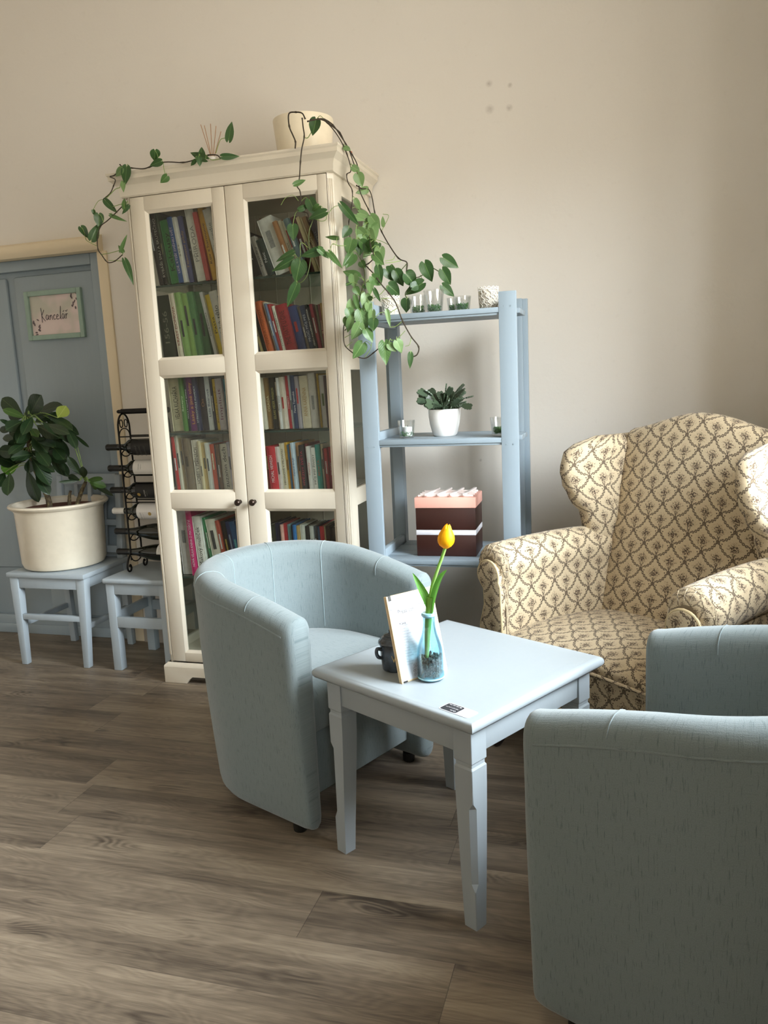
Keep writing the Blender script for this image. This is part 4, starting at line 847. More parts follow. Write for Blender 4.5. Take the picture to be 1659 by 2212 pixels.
# the blue door
d = MB(); DY = WY + .045
d.box(DX0, DX1, DY, DY + .06, 0.0, DZ, .002)
def frame_ring(mb, x0, x1, z0, z1, y, w, th, bev=.004):
    mb.box(x0, x0 + w, y - th, y + .004, z0, z1, bev); mb.box(x1 - w, x1, y - th, y + .004, z0, z1, bev)
    mb.box(x0 + w, x1 - w, y - th, y + .004, z1 - w, z1, bev); mb.box(x0 + w, x1 - w, y - th, y + .004, z0, z0 + w, bev)
door = struct('door_1', d, M['door'])
p = MB(); frame_ring(p, DX0, DX1 - .004, 0, DZ - .004, DY, .052, .030); p.build('door_frame', M['door'], door)
p = MB(); p.box(-1.02, DX1 - .062, DY - .018, DY + .002, .36, 1.845, .012); p.build('door_panel', M['door'], door)
p = MB(); p.box(-1.02, DX1 - .062, DY - .016, DY + .002, .11, .30, .010); p.build('door_panel', M['door'], door)
p = MB(); p.box(-1.40, -1.065, DY - .018, DY + .002, .36, 1.845, .012); p.build('door_panel', M['door'], door)
p = MB(); p.box(-1.40, DX1 - .062, DY - .022, DY + .002, .02, .10, .006); p.build('kick_board', M['door'], door)
# name plate on the door
sg = thing('door_sign', (-.79, DY - .02, 1.65), 'small sage-framed sign with handwritten lettering hanging on the blue door', 'sign')
SW, SH = .330, .236
p = MB(); frame_ring(p, -SW/2, SW/2, -SH/2, SH/2, 0, .024, .016, .003); p.build('frame', plain('#8fa79b', .45), sg)
p = MB(); p.box(-SW/2 + .02, SW/2 - .02, -.003, .003, -SH/2 + .02, SH/2 - .02)
t = NT('blush_sign_paper'); cc = t.coord('Object'); wn = t.noise(cc, 7, 2)
card = p.build('paper', t.done(t.bsdf(t.ramp(wn, [(.42, lin('#c2c0b4')), (.55, lin('#dccbc8')), (.8, lin('#e2d3cf'))]), .6)), sg, smooth=0)
ink = plain('#34303a', .7)
def stroke(mb, pts, r=.0016, sx=1.0, ox=0.0, oz=0.0, y=-.0045):
    mb.tube([(ox + q[0] * sx, y, oz + q[1] * sx) for q in bez([(a, 0, b) for a, b in pts], 6) for q in [(q[0], q[2])]], r, 5)
lt = MB(); H = .036
glyph = [  # hand lettering, drawn stroke by stroke:  Kancelář
 [(0, 1.5), (.03, .7), (.02, -.25)], [(.42, 1.25), (.2, .85), (.05, .55), (.25, .2), (.5, -.1)],
 [(.95, .55), (.75, .62), (.62, .3), (.72, .03), (.9, .2), (.97, .55), (.98, .15), (1.08, .02)],
 [(1.2, .55), (1.22, .02)], [(1.22, .3), (1.38, .58), (1.5, .42), (1.52, .1), (1.6, .02)],
 [(2.0, .5), (1.85, .58), (1.72, .3), (1.82, .02), (2.05, .12)],
 [(2.15, .28), (2.4, .4), (2.35, .6), (2.2, .5), (2.16, .22), (2.28, .0), (2.52, .12)],
 [(2.66, .1), (2.78, .9), (2.86, 1.55), (2.74, .7), (2.74, .1), (2.84, .02)],
 [(3.25, .55), (3.05, .62), (2.94, .3), (3.04, .03), (3.2, .2), (3.27, .55), (3.28, .15), (3.38, .02)], [(3.16, .82), (3.28, 1.02)],
 [(3.5, .6), (3.52, .02)], [(3.52, .35), (3.66, .6), (3.8, .56)], [(3.5, 1.0), (3.62, .86), (3.8, 1.06)]]
for g in glyph: stroke(lt, g, .0012, H * 1.12, -.080, -.024)
lt.build('lettering', ink, sg)
rr = random.Random(3)
for cx, cz in ((.118, .065), (-.118, -.06)):
    sp = MB()
    for i in range(9):
        a = rr.uniform(0, 6.28); x = cx + rr.uniform(-.016, .02); z = cz + (i - 4) * .010
        L, Wd = rr.uniform(.006, .010), rr.uniform(.003, .005); m = Matrix.Translation((x, -.0042, z)) @ Matrix.Rotation(a, 4, 'Y')
        sp.prism([(L * math.cos(q), Wd * math.sin(q)) for q in [k * math.pi / 5 for k in range(10)]], -.0004, .0004, 'y', m=m)
    sp.build('leaf_print', plain('#6d5f63', .7, var=.25), sg)

# ------------------------------------------------------------------ bookcase
CW, CF, CB = .84, -.40, .055
bc = thing('bookcase', (CW/2, 0, 0), 'tall cream glass-door bookcase packed with books, a trailing plant on top', 'bookcase')
def cpart(mb, name, mat, parent=None, smooth=35):
    o = mb.build(name, mat, parent or bc, smooth)
    if parent is None: o.data.transform(Matrix.Translation((-CW/2, 0, 0)))
    return o
CM = M['cream']
XA, XB = -.019, .859          # outer faces of the sides
b = MB()     # carcass: chamfered fluted corner posts, side rails, top and bottom boards
for sg_, X in ((1, XB), (-1, XA)):
    ci = X - sg_ * .019
    b.prism([(ci, CF), (X, CF + .019), (X, CF + .10), (X - sg_ * .020, CF + .10), (X - sg_ * .020, CF + .026), (ci, CF + .022)], .085, 2.03, 'z', bevel=.0012, seg=1)
    for k in range(3):
        q = .22 + .28 * k; xx = ci + (X - ci) * q; yy = CF + .019 * q
        b.tube([(xx, yy, .12), (xx, yy, 2.0)], .0036, 8)
    x0, x1 = min(X, X - sg_ * .020), max(X, X - sg_ * .020)
    b.box(x0, x1, CB - .045, CB, .02, 2.03, .002)
    for z0, z1 in ((.085, .155), (.765, .835), (1.305, 1.385), (1.955, 2.03)): b.box(x0, x1, CF + .10, CB - .045, z0, z1, .002)
b.box(XA + .001, XB - .001, CF + .022, CB, 1.99, 2.03); b.box(XA + .001, XB - .001, CF + .022, CB, .09, .118)
cpart(b, 'carcass', CM)
b = MB(); b.box(.02, CW - .02, CB - .02, CB - .008, .09, 2.02)
for k in range(1, 10): b.tube([(.02 + k * .08, CB - .021, .12), (.02 + k * .08, CB - .021, 1.99)], .003, 6)
cpart(b, 'back_panel', M['cream'])
# cornice: moulded profile mitred on three sides
prof = [(.004, 2.020), (.010, 2.024), (.012, 2.032), (.013, 2.046), (.020, 2.062), (.034, 2.076), (.040, 2.080), (.040, 2.094), (.044, 2.098), (.046, 2.106)]
b = MB(); rows = []
for o_, z in prof: rows.append([(XA - o_, CB + .01, z), (XA - o_, CF - o_, z), (XB + o_, CF - o_, z), (XB + o_, CB + .01, z)])
b.grid(rows); b.box(XA - .0455, XB + .0455, CF - .0455, CB + .01, 2.099, 2.106); b.box(XA - .01, XB + .01, CF - .005, CB + .01, 2.020, 2.032)
cpart(b, 'cornice', CM, smooth=20)
# plinth with bracket feet
b = MB()
PA, PB = XA - .012, XB + .012
ol = [(PA, 0), (.075, 0), (.090, .018), (.105, .030), (CW - .105, .030), (CW - .09, .018), (CW - .075, 0), (PB, 0), (PB, .072), (PA, .072)]
b.prism(ol, CF - .022, CF + .0, 'y', bevel=.002)
ols = [(CF - .0, 0), (CF + .07, 0), (CF + .10, .03), (CB - .10, .03), (CB - .07, 0), (CB, 0), (CB, .072), (CF, .072)]
for x in (PA, PB - .02): b.prism(ols, x, x + .02, 'x', bevel=.002)
rows = [[(PA + e, CB, z), (PA + e, CF - .022 + e, z), (PB - e, CF - .022 + e, z), (PB - e, CB, z)] for e, z in ((0, .072), (.003, .080), (.010, .085), (.014, .090))]
b.grid(rows); cpart(b, 'plinth', CM)
for x in (XA + .008, XB - .013):
    g = MB(); g.box(x, x + .005, CF + .095, CB - .04, .15, 1.96); o = cpart(g, 'side_glass', M['pane'], smooth=0)
# inner shelves
for z in (.805, 1.352):
    g = MB(); g.box(.024, CW - .024, CF + .03, CB - .02, z, z + .025, .002); cpart(g, 'shelf_board', CM)
for z in (.455, 1.072, 1.672):
    g = MB(); g.box(.004, CW - .004, CF + .045, CB - .022, z, z + .007, mat=M['shelfglass'])
    g.box(.004, CW - .004, CF + .0445, CF + .047, z - .0003, z + .0073, mat=M['shelfedge'])
    cpart(g, 'glass_shelf', None, smooth=0)
def bdoor(x0, x1, px0, px1, kx):
    d = MB(); Z0, Z1 = .092, 2.018; rows = [(.132, .767), (.834, 1.318), (1.380, 1.964)]
    y0, y1 = CF, CF + .020
    d.box(x0, px0, y0, y1, Z0, Z1, .0025); d.box(px1, x1, y0, y1, Z0, Z1, .0025)
    for z0, z1 in ((Z0, .132), (.767, .834), (1.318, 1.380), (1.964, Z1)): d.box(px0, px1, y0, y1, z0, z1, .0012)
    for z0, z1 in rows:     # chamfered beads round each pane
        q = [(px0, z0), (px1, z0), (px1, z1), (px0, z1)]; e = .011
        qi = [(px0 + e, z0 + e), (px1 - e, z0 + e), (px1 - e, z1 - e), (px0 + e, z1 - e)]
        d.grid([[(a, y0 + .0005, c) for a, c in q], [(a, y0 + .010, c) for a, c in qi], [(a, y0 + .016, c) for a, c in qi]], closed=True)
    o = cpart(d, 'door', CM, smooth=25)
    for z0, z1 in rows:
        g = MB(); g.box(px0 + .006, px1 - .006, CF + .012, CF + .015, z0 + .006, z1 - .006); go = g.build('pane', M['pane'], o, smooth=0)
        go.data.transform(Matrix.Translation((-CW/2, 0, 0)))
    k = MB(); k.lathe([(.0001, -.034), (.008, -.034), (.0125, -.030), (.0140, -.025), (.0125, -.019), (.007, -.014), (.0055, -.006), (.0085, -.001), (.0085, .002)], 20, m=Matrix.Translation((kx, CF, .796)) @ Matrix.Rotation(-math.pi/2, 4, 'X'))
    # lathe axis must point towards -y
    ko = k.build('knob', M['knob'], o)
    ko.data.transform(Matrix.Translation((-CW/2, 0, 0)))
bdoor(.003, .4185, .067, .366, .387)
bdoor(.4215, .837, .498, .800, .452)

# ------------------------------------------------------------------ books
ORD = 'first second third fourth fifth sixth seventh eighth ninth tenth eleventh twelfth thirteenth fourteenth fifteenth sixteenth seventeenth eighteenth nineteenth'.split()
PLACE = dict(top_left='top shelf behind the left glass door', top_right='top shelf behind the right glass door', second_left='second shelf behind the left glass door', second_right='second shelf behind the right glass door',
  third_left='third shelf behind the left glass door', third_right='third shelf behind the right glass door', fourth_left='fourth shelf behind the left glass door', fourth_right='fourth shelf behind the right glass door',
  fifth_left='lowest filled shelf behind the left glass door', fifth_right='lowest filled shelf behind the right glass door')
def add_book(x, z, yf, th, h, dp, lean, colh, title, tcol, tfrac, label):
    bk = thing('book', (x, yf, z), label, 'book', 'books in the glass-door bookcase')
    bk.rotation_euler = (0, -R(lean), 0)
    cov = plain(colh, .5, var=.09, scale=60)
    c = MB(); b = .0022
    c.box(0, b, 0, dp, 0, h, .0006, 1); c.box(th - b, th, 0, dp, 0, h, .0006, 1)
    # rounded spine
    n = 7; rows = []
    for zz in (0, h): rows.append([(th/2 - th/2 * math.cos(math.pi * k / (n-1)), .0035 - .0045 * math.sin(math.pi * k / (n-1)), zz) for k in range(n)])
    c.grid(rows); rows2 = [[(p[0], .006, p[2]) for p in r] for r in rows]; c.grid(rows2)
    for r, r2 in ((rows[0], rows2[0]), (rows[1], rows2[1])): c.grid([r, r2])
    c.build('cover', cov, bk)
    p = MB(); p.box(b, th - b, .005, dp - .004, .003, h - .003); p.build('pages', M['paper'], bk, smooth=0)
    if title:
        size = min(th * .62, .030); wd = h * tfrac
        m = Matrix.Translation((th/2, -.0014, h * .5)) @ Matrix(((0, -1, 0, 0), (0, 0, -1, 0), (1, 0, 0, 0), (0, 0, 0, 1)))
        tm = text_mesh('spine_title', title, size, plain(tcol, .6), bk, m, width=min(wd, len(title) * size * .85))
    elif th > .009:
        s = MB(); z0 = h * rnd.uniform(.3, .5); s.box(th * .3, th * .62, -.0018, -.0008, z0, z0 + h * rnd.uniform(.18, .35)); s.build('spine_lettering', plain(tcol, .6, var=.5, scale=420), bk, smooth=0)
    return bk
for key, (zb, yf, lst) in ROWS.items():
    right = 0.0; pl = 0.0; ph = .2; n = 0
    for i, (x, th, h, colh, cname, title, tcol, lean, tf) in enumerate(lst):
        a = R(lean)
        base = x + h * 0
        if i: 
            need = right + max(0.0, min(h, ph) * (math.tan(a) - math.tan(pl))) + .0006
            base = max(base, need)
        if base + th / math.cos(a) > CW - .006: base = CW - .007 - th / math.cos(a)
        hh = h / math.cos(a) if key != 'fifth_right' else h
        lab = '%s book, %s from left on %s' % (cname, ORD[i], PLACE[key])
        if base < right - .001: continue
        add_book(base, zb + .0005, yf + rnd.uniform(-.012, .012), th, hh, rnd.uniform(.135, .175) if h < .24 else rnd.uniform(.17, .21), lean, colh, title, tcol, tf, lab)
        right = base + th / math.cos(a); pl = a; ph = h
ob = add_book(.46, 1.905, -.20, .03, .26, .17, 0, '#a5623a', '', '#ddd', .5, 'russet brown book lying flat across the leaning books, top shelf, right door')
ob.rotation_euler = (0, R(98), 0); ob.location = (.475, -.215, 1.925)

# ------------------------------------------------------------------ low blue shelf unit
SX0, SX1, SY0, SY1 = .966, 1.536, -.512, -.150
sh = thing('shelf_unit', (1.251, -.33, 0), 'pale blue slatted shelf unit standing between bookcase and floral armchair', 'shelf')
def spart(mb, name, mat=None):
    o = mb.build(name, mat or M['blue'], sh); o.data.transform(Matrix.Translation((-1.251, .33, 0))); return o
for x0 in (SX0, SX1 - .06):
    p = MB(); p.box(x0, x0 + .06, SY0, SY0 + .020, 0, 1.539, .0015)
    for z in (1.490, 1.018, .580):
        for dx in (.018, .042): p.lathe([(.0001, 0), (.0028, 0), (.0028, .001)], 8, m=Matrix.Translation((x0 + dx, SY0 - .0004, z)) @ Matrix.Rotation(math.pi/2, 4, 'X'), mat=None)
    spart(p, 'post')
    p = MB(); p.box(x0, x0 + .06, SY1 - .020, SY1, 0, 1.539, .0015); p.box(x0 + (.018 if x0 < 1.2 else .0), x0 + (.06 if x0 < 1.2 else .042), SY1 - .045, SY1 - .020, 0, 1.539, .0015); spart(p, 'post')
    xi = x0 + .002 if x0 > 1.2 else x0 + .036
    for z0, z1 in ((1.455, 1.530), (1.010, 1.070), (.560, .625), (.10, .16)):
        p = MB(); p.box(xi, xi + .020, SY0 + .02, SY1 - .02, z0, z1, .0015); spart(p, 'side_rail')
for zt in (1.488, 1.041, .594, .15):
    for k in range(4):
        y0 = SY0 + .003 + k * .0895
        s = MB(); s.box(SX0 + .030 if 0 else SX0 + .0, SX1 - .0, y0 if k else SY0 + .021, y0 + (.082 if k else .064), zt - .018, zt, .002) if k not in (0, 3) else s.box(SX0 + .060, SX1 - .060, y0 - .002 if k == 0 else y0, y0 + .082, zt - .018, zt, .002)
        spart(s, 'slat')
    r_ = MB(); r_.box(SX0 + .060, SX1 - .060, SY0 + .006, SY0 + .020, zt - .026, zt - .018, .0015); spart(r_, 'front_rail')

# things on the shelf
def moss(mb_name, cx, cy, z, r, h, parent_col, label):
    rr = random.Random(int(cx * 1e4)); g = MB()
    for i in range(150):
        a = rr.uniform(0, 6.283); q = r * math.sqrt(rr.random()); x = cx + q * math.cos(a); y = cy + q * math.sin(a); zz = z + rr.uniform(.0, h * .8)
        pts = [(x, y, zz)]
        for k in range(3): pts.append((max(cx - r, min(cx + r, pts[-1][0] + rr.uniform(-.006, .006))), max(cy - r, min(cy + r, pts[-1][1] + rr.uniform(-.006, .006))), min(z + h, max(z, pts[-1][2] + rr.uniform(-.004, .006)))))
        g.tube(pts, .0010, 4)
    o = g.build(mb_name, plain(parent_col, .9, var=.35, scale=200)); tag(o, label, 'moss', kind='stuff'); return o
def cup(cx, cy, z, r0, r1, h, label, mosslab, mh=.024, candle=False, group='glass candle cups on the blue shelf'):
    c = thing('candle_glass', (cx, cy, z), label, 'glass', group)
    g = MB(); g.lathe([(.0001, .006), (r0 - .003, .006), (r0 - .001, .010), (r1 - .0018, h), (r1, h), (r0 + .0006, .003), (r0 - .002, 0), (.0001, 0)], 28); g.build('glass_body', M['cup'], c)
    if mosslab: moss('moss', cx, cy, z + .0072, (r0 - .005), mh, '#4d7a3a', mosslab)
    if candle:
        t_ = thing('tea_light', (cx + .004, cy + .002, z + .0065), 'white tea light on green moss inside a glass', 'candle')
        g = MB(); g.lathe([(.0001, 0), (.0175, 0), (.0175, .034), (.016, .035), (.015, .033), (.0001, .033)], 20); g.build('wax', M['white'], t_)
        g = MB(); g.tube([(0, 0, .033), (.0005, 0, .041)], .0008, 5); g.build('wick', M['black'], t_)
    return c
ZT = 1.4885; ZM = 1.0415
cup(1.168, -.41, ZT, .027, .034, .068, 'clear moss-filled glass on the top shelf, beside white lace holder', 'green moss in the leftmost clear glass of the top shelf')
cup(1.233, -.43, ZT, .029, .038, .080, 'tallest clear moss-filled glass in the middle of the top blue shelf', 'green moss in the tallest glass on the top shelf')
cup(1.288, -.355, ZT, .019, .025, .055, 'smallest clear glass, behind and right of the tallest glass', 'green moss in the smallest glass on the top shelf')
cup(1.330, -.40, ZT, .026, .033, .054, 'low wide moss-filled glass, rightmost on the top shelf', 'green moss in the low wide glass on the top shelf')
cup(1.108, -.42, ZM, .026, .033, .066, 'clear glass with tea light, left on the middle blue shelf', 'green moss round the tea light on the middle shelf', .016, True)
cup(1.452, -.40, ZM, .026, .033, .066, 'clear glass half hidden behind right post of middle blue shelf', 'green moss in the half hidden glass, middle shelf')
def lace(cx, cy, z, r, h, label):
    l = thing('lace_candle_holder', (cx, cy, z), label, 'candle holder', 'white lace candle holders on the blue shelf')
    b = MB(); n = 36
    b.lathe([(.0001, .002), (r * .84, .002), (r * .86, .003), (r * .9, h * .86), (r * .88, h * .86), (r * .82, .004), (.0001, .004)], n); b.build('inner_cup', plain('#cfc8ba', .6), l)
    b = MB(); rr = random.Random(int(cx * 999))
    def P(a, zz, o=0): k = r * (.90 + .10 * zz / h) + o; return (k * math.cos(a), k * math.sin(a), zz)
    for i in range(30):      # pierced tracery: rosettes, petals and scallops
        a0 = rr.uniform(0, 6.283); z0 = rr.uniform(h * .12, h * .84); q = rr.uniform(.004, .0085)
        b.tube([P(a0 + q / r * math.cos(k), z0 + q * math.sin(k)) for k in [j * math.pi / 5 for j in range(10)]], .0012, 5, closed=True)
    for i in range(12):
        for z0 in (h * .25, h * .5, h * .75):
            a0 = i * math.pi / 6 + (z0 * 40); b.tube([P(a0 + .2 * math.sin(k * .9), z0 - .012 + .004 * k) for k in range(7)], .0012, 5)
    for i in range(14):
        a0 = i * 2 * math.pi / 14; b.tube([P(a0 - .22 + .44 * k / 6, h * .90 + .10 * h * math.sin(math.pi * k / 6)) for k in range(7)], .0014, 5)
    for zz in (.003, h * .9): b.tube([P(j * math.pi / 18, zz) for j in range(36)], .0018, 5, closed=True)
    b.build('lace_wall', plain('#f1ece2', .55), l)
lace(1.062, -.40, ZT, .034, .074, 'white lace candle holder at the left end, under ivy leaves')
lace(1.420, -.37, ZT, .036, .082, 'white lace candle holder at the right end of top shelf')
# Christmas-cactus pot
cp = thing('potted_cactus', (1.242, -.36, ZM), 'dark leafy holiday cactus in a white pot on the middle blue shelf', 'potted plant')
b = MB(); b.lathe([(.0001, 0), (.040, 0), (.046, .006), (.056, .045), (.060, .075), (.0605, .100), (.0575, .101), (.055, .085), (.0001, .082)], 40); b.build('pot', M['white'], cp)
b = MB(); b.lathe([(.0001, .087), (.054, .086)], 24); b.build('soil', M['soil'], cp)
cm = m_leaf('cactus_pad', '#2b3a2b', '#3d4d3a', '#52624a', .4, .05); rr = random.Random(21)
def pad(mb, B, d, n, L, Wd):
    d = Vector(d).normalized(); n = (Vector(n) - d * Vector(n).dot(d)).normalized(); s = d.cross(n)
    prof = [(.0, .25), (.12, .62), (.2, .55), (.34, .95), (.42, .82), (.6, 1.0), (.68, .85), (.84, .92), (1.0, .55), (.94, .15)]
    ol = [(t, w) for t, w in prof] + [(t, -w) for t, w in reversed(prof)]
    A = [Vector(B) + d * (t * L) + s * (w * Wd / 2) + n * .0022 for t, w in ol]; Bq = [p - n * .0044 for p in A]
    va = [mb.bm.verts.new(p) for p in A]; vb = [mb.bm.verts.new(p) for p in Bq]; k = len(va)
    for fs in (va, list(reversed(vb))): mb.bm.faces.new(fs)
    for i in range(k): mb.bm.faces.new([va[i], vb[i], vb[(i+1) % k], va[(i+1) % k]])
for i in range(34):
    a = i * 2.4 + rr.uniform(-.2, .2); el = rr.uniform(.35, 1.50); B = Vector((.012 * math.cos(a), .012 * math.sin(a), .088)); br = MB()
    for k in range(rr.choice([2, 3, 3])):
        d = Vector((math.cos(a) * math.cos(el), math.sin(a) * math.cos(el), math.sin(el))); L = rr.uniform(.036, .048)
        pad(br, B, d, (rr.uniform(-1, 1), rr.uniform(-1, .2), rr.uniform(.2, 1)), L, rr.uniform(.020, .030)); B = B + d * L * .93; el -= rr.uniform(.0, .40); a += rr.uniform(-.25, .25)
        if B.z < .100: el = max(el, .1)
    br.build('stem', cm, cp, smooth=0)
# layered cake-like gift box
gb = thing('gift_box', (1.248, -.36, .5945), 'brown box with pink lid and white lattice strips on the lowest shelf', 'box', rz=R(1.5))
b = MB(); b.box(-.113, .113, -.085, .085, 0, .080, .0015); b.box(-.113, .113, -.085, .085, .101, .183, .0015); b.build('body', plain('#2f120a', .45, var=.04), gb)
b = MB(); b.box(-.1135, .1135, -.0855, .0855, .081, .100, .0015); b.build('band', plain('#d5d3d8', .5), gb)
b = MB(); b.box(-.1155, .1155, -.0875, .0875, .184, .224, .002); b.build('lid', plain('#e3a898', .5, var=.02), gb)
for k in range(4):
    b = MB(); x = -.070 + k * .048; b.hexa([(x - .006, -.086, .230), (x + .005, -.086, .230), (x + .022, .084, .230), (x + .011, .084, .230), (x - .006, -.086, .238), (x + .005, -.086, .238), (x + .022, .084, .238), (x + .011, .084, .238)], .0014); b.build('icing_strip', plain('#f3e9e4', .4), gb)
for k in range(4):
    b = MB(); y = -.062 + k * .040; b.box(-.106, .104, y - .0045, y + .0045, .224, .231, .0012); b.build('icing_strip', plain('#f3e9e4', .4), gb)

# ------------------------------------------------------------------ on top of the bookcase
ZC = 2.1065
pt = thing('trailing_houseplant', (.683, -.20, ZC), 'trailing heart-leaved plant in a cream pot on top of the bookcase', 'potted plant')
PO = Vector((.683, -.20, ZC))
b = MB(); b.lathe([(.0001, 0), (.098, 0), (.103, .004), (.118, .160), (.1175, .166), (.112, .166), (.108, .150), (.0001, .148)], 48); b.build('pot', M['potcream'], pt)
b = MB(); b.lathe([(.0001, .153), (.109, .152)], 24); b.build('soil', M['soil'], pt)
def leaf_mesh(B, T, wid, nrm, stem_to=None, kind='heart', droop=.12, fold=.25):
    B, T, n = Vector(B), Vector(T), Vector(nrm); ax = T - B; L = ax.length; ax /= L; n = (n - ax * n.dot(ax)).normalized(); sd = ax.cross(n)
    mb = MB(); rows = []; uvs = []
    if kind == 'heart': st = [(-.16, .34), (-.10, .66), (0, .88), (.12, .98), (.26, 1.0), (.42, .92), (.58, .74), (.74, .50), (.88, .25), (1.0, .02)]
    else: st = [(0, .06), (.06, .16), (.18, .42), (.32, .72), (.46, .92), (.6, 1.0), (.72, .97), (.84, .78), (.93, .46), (1.0, .03)]
    w = [-1, -.75, -.5, -.25, 0, .25, .5, .75, 1]; ph = rnd.uniform(0, 6)
    for t, wd in st:
        row = []; uv = []
        for q in w:
            tt = t
            if kind == 'heart' and t < 0: tt = t * min(1, abs(q) * 1.6) if abs(q) < .62 else t   # notch between the lobes
            x = q * wd * wid / 2
            lift = abs(q) * wd * wid / 2 * fold - droop * L * max(0, tt) ** 2 + .025 * wid * math.sin(ph + tt * 9 + q * 2) * abs(q)
            row.append(B + ax * (tt * L) + sd * x + n * lift); uv.append((q * .5 * wd, tt))
        rows.append(row); uvs.append(uv)
    mb.grid(rows, uvs=lambda i, j: uvs[i][j])
    return mb
def near(p, paths):
    best = None
    for P, r in paths:
        for a, c in zip(P, P[1:]):
            a, c = Vector(a), Vector(c); d = c - a; t = max(0, min(1, (p - a).dot(d) / max(1e-9, d.length_squared))); q = a + d * t
            if best is None or (q - p).length < (best - p).length: best = q
    return best
for i, (P, r) in enumerate(VINES):
    m = MB(); n = max(2, 10 if len(P) < 30 else 4); pts = bez(P, 5)
    if r > .0019:
        rad = [r * (1.0 + (.45 if k % 10 == 0 else 0)) for k in range(len(pts))]
    else: rad = r
    m.tube(pts, rad, 6); o = m.build('vine', M['vinedark'] if r > .0019 else (M['vine'] if r > .0015 else M['petiole']), pt); o.data.transform(Matrix.Translation(-PO))
for (B, T, w, n, s) in LEAVES:
    m = leaf_mesh(B, T, w, n, fold=rnd.uniform(.10, .35), droop=rnd.uniform(.05, .22)); m.mats = [M['leaf'][s], M['petiole']]
    q = near(Vector(B), VINES); Bv = Vector(B)
    if q is not None and (q - Bv).length > .004 and (q - Bv).length < .12:
        mid = (q + Bv) / 2 + Vector((0, 0, .012)); m.tube(bez([q, mid, Bv], 4), .0011, 5, mat=M['petiole'])
    o = m.build('leaf', None, pt, smooth=80, recalc=False); o.data.transform(Matrix.Translation(-PO))
td = thing('terracotta_saucer', (.835, -.20, ZC), 'small terracotta dish on top of the bookcase, right of the cream pot', 'dish')
b = MB(); b.lathe([(.0001, 0), (.030, 0), (.042, .030), (.039, .031), (.028, .005), (.0001, .005)], 28); b.build('dish', plain('#b5643c', .7), td)
dfu = thing('reed_diffuser', (.289, -.22, ZC), 'white reed diffuser with thin brown sticks on top of the bookcase', 'diffuser')
b = MB(); b.lathe([(.0001, 0), (.024, 0), (.026, .004), (.026, .048), (.020, .058), (.014, .062), (.014, .074), (.011, .074), (.011, .060), (.0001, .056)], 28); b.build('jar', M['white'], dfu)
for k, (dx, dz) in enumerate(((-.036, .200), (-.022, .196), (.004, .200), (.026, .190), (.044, .168))):
    b = MB(); b.tube([(-dx * .12, 0, .040), (dx, .004 * (k - 2), dz)], .0015, 5); b.build('reed', plain('#a9805f', .8), dfu)

# ------------------------------------------------------------------ blue wooden chair with the big planter
ch = thing('wooden_chair', (-.672, -.155, 0), 'worn blue wooden chair with panelled backrest, carrying the white planter', 'chair')
BS = M['stool']; worn = plain('#d5d8d6', .8)
def cp_(mb, name, mat=None, o=None, off=(.672, .155, 0)):
    q = mb.build(name, mat or BS, o or ch); q.data.transform(Matrix.Translation(off)); return q
b = MB(); b.prism([(-.884, -.345), (-.455, -.345), (-.470, .030), (-.862, .030)], .428, .452, 'z', bevel=.006); cp_(b, 'seat')
def tleg(x0, x1, y0, y1, dx, dy):   # tapering, splayed front leg
    w0, w1 = .046, .032
    g = MB(); g.hexa([(x0 - w1/2, y0 - w1/2, 0), (x0 + w1/2, y0 - w1/2, 0), (x0 + w1/2, y0 + w1/2, 0), (x0 - w1/2, y0 + w1/2, 0), (x1 - w0/2, y1 - w0/2, .43), (x1 + w0/2, y1 - w0/2, .43), (x1 + w0/2, y1 + w0/2, .43), (x1 - w0/2, y1 + w0/2, .43)], .005); return g
cp_(tleg(-.845, -.852, -.322, -.312, 0, 0), 'leg'); cp_(tleg(-.505, -.487, -.315, -.308, 0, 0), 'leg')
for x in (-.836, -.496):
    g = MB(); g.hexa([(x - .016, .006, 0), (x + .016, .006, 0), (x + .016, .036, 0), (x - .016, .036, 0), (x - .017, -.006, .45), (x + .017, -.006, .45), (x + .017, .028, .45), (x - .017, .028, .45)], .004)
    g.hexa([(x - .017, -.006, .45), (x + .017, -.006, .45), (x + .017, .028, .45), (x - .017, .028, .45), (x - .015, .038, .86), (x + .015, .038, .86), (x + .015, .060, .86), (x - .015, .060, .86)], .004); cp_(g, 'rear_leg')
for z0, z1 in ((.375, .430),):
    g = MB(); g.box(-.832, -.508, -.328, -.310, z0, z1, .002); cp_(g, 'seat_rail')
    for x in (-.852, -.492):
        g = MB(); g.box(x - .010, x + .010, -.300, .005, z0, z1, .002); cp_(g, 'seat_rail')
g = MB(); g.box(-.836, -.506, -.330, -.308, .222, .248, .003); cp_(g, 'stretcher')
for x in (-.846, -.494): g = MB(); g.box(x - .009, x + .009, -.305, .008, .182, .208, .003); cp_(g, 'stretcher')
def yb(z): return .012 + (z - .45) / .41 * .040
for z0, z1 in ((.815, .865), (.610, .640), (.475, .510)):
    g = MB(); g.hexa([(-.822, yb(z0) - .008, z0), (-.510, yb(z0) - .008, z0), (-.510, yb(z0) + .012, z0), (-.822, yb(z0) + .012, z0), (-.822, yb(z1) - .008, z1), (-.510, yb(z1) - .008, z1), (-.510, yb(z1) + .012, z1), (-.822, yb(z1) + .012, z1)], .003); cp_(g, 'back_rail')
for x in (-.745, -.666, -.587):
    g = MB(); z0, z1 = .50, .82; g.hexa([(x - .011, yb(z0) - .004, z0), (x + .011, yb(z0) - .004, z0), (x + .011, yb(z0) + .010, z0), (x - .011, yb(z0) + .010, z0), (x - .011, yb(z1) - .004, z1), (x + .011, yb(z1) - .004, z1), (x + .011, yb(z1) + .010, z1), (x - .011, yb(z1) + .010, z1)], .002); cp_(g, 'back_slat')
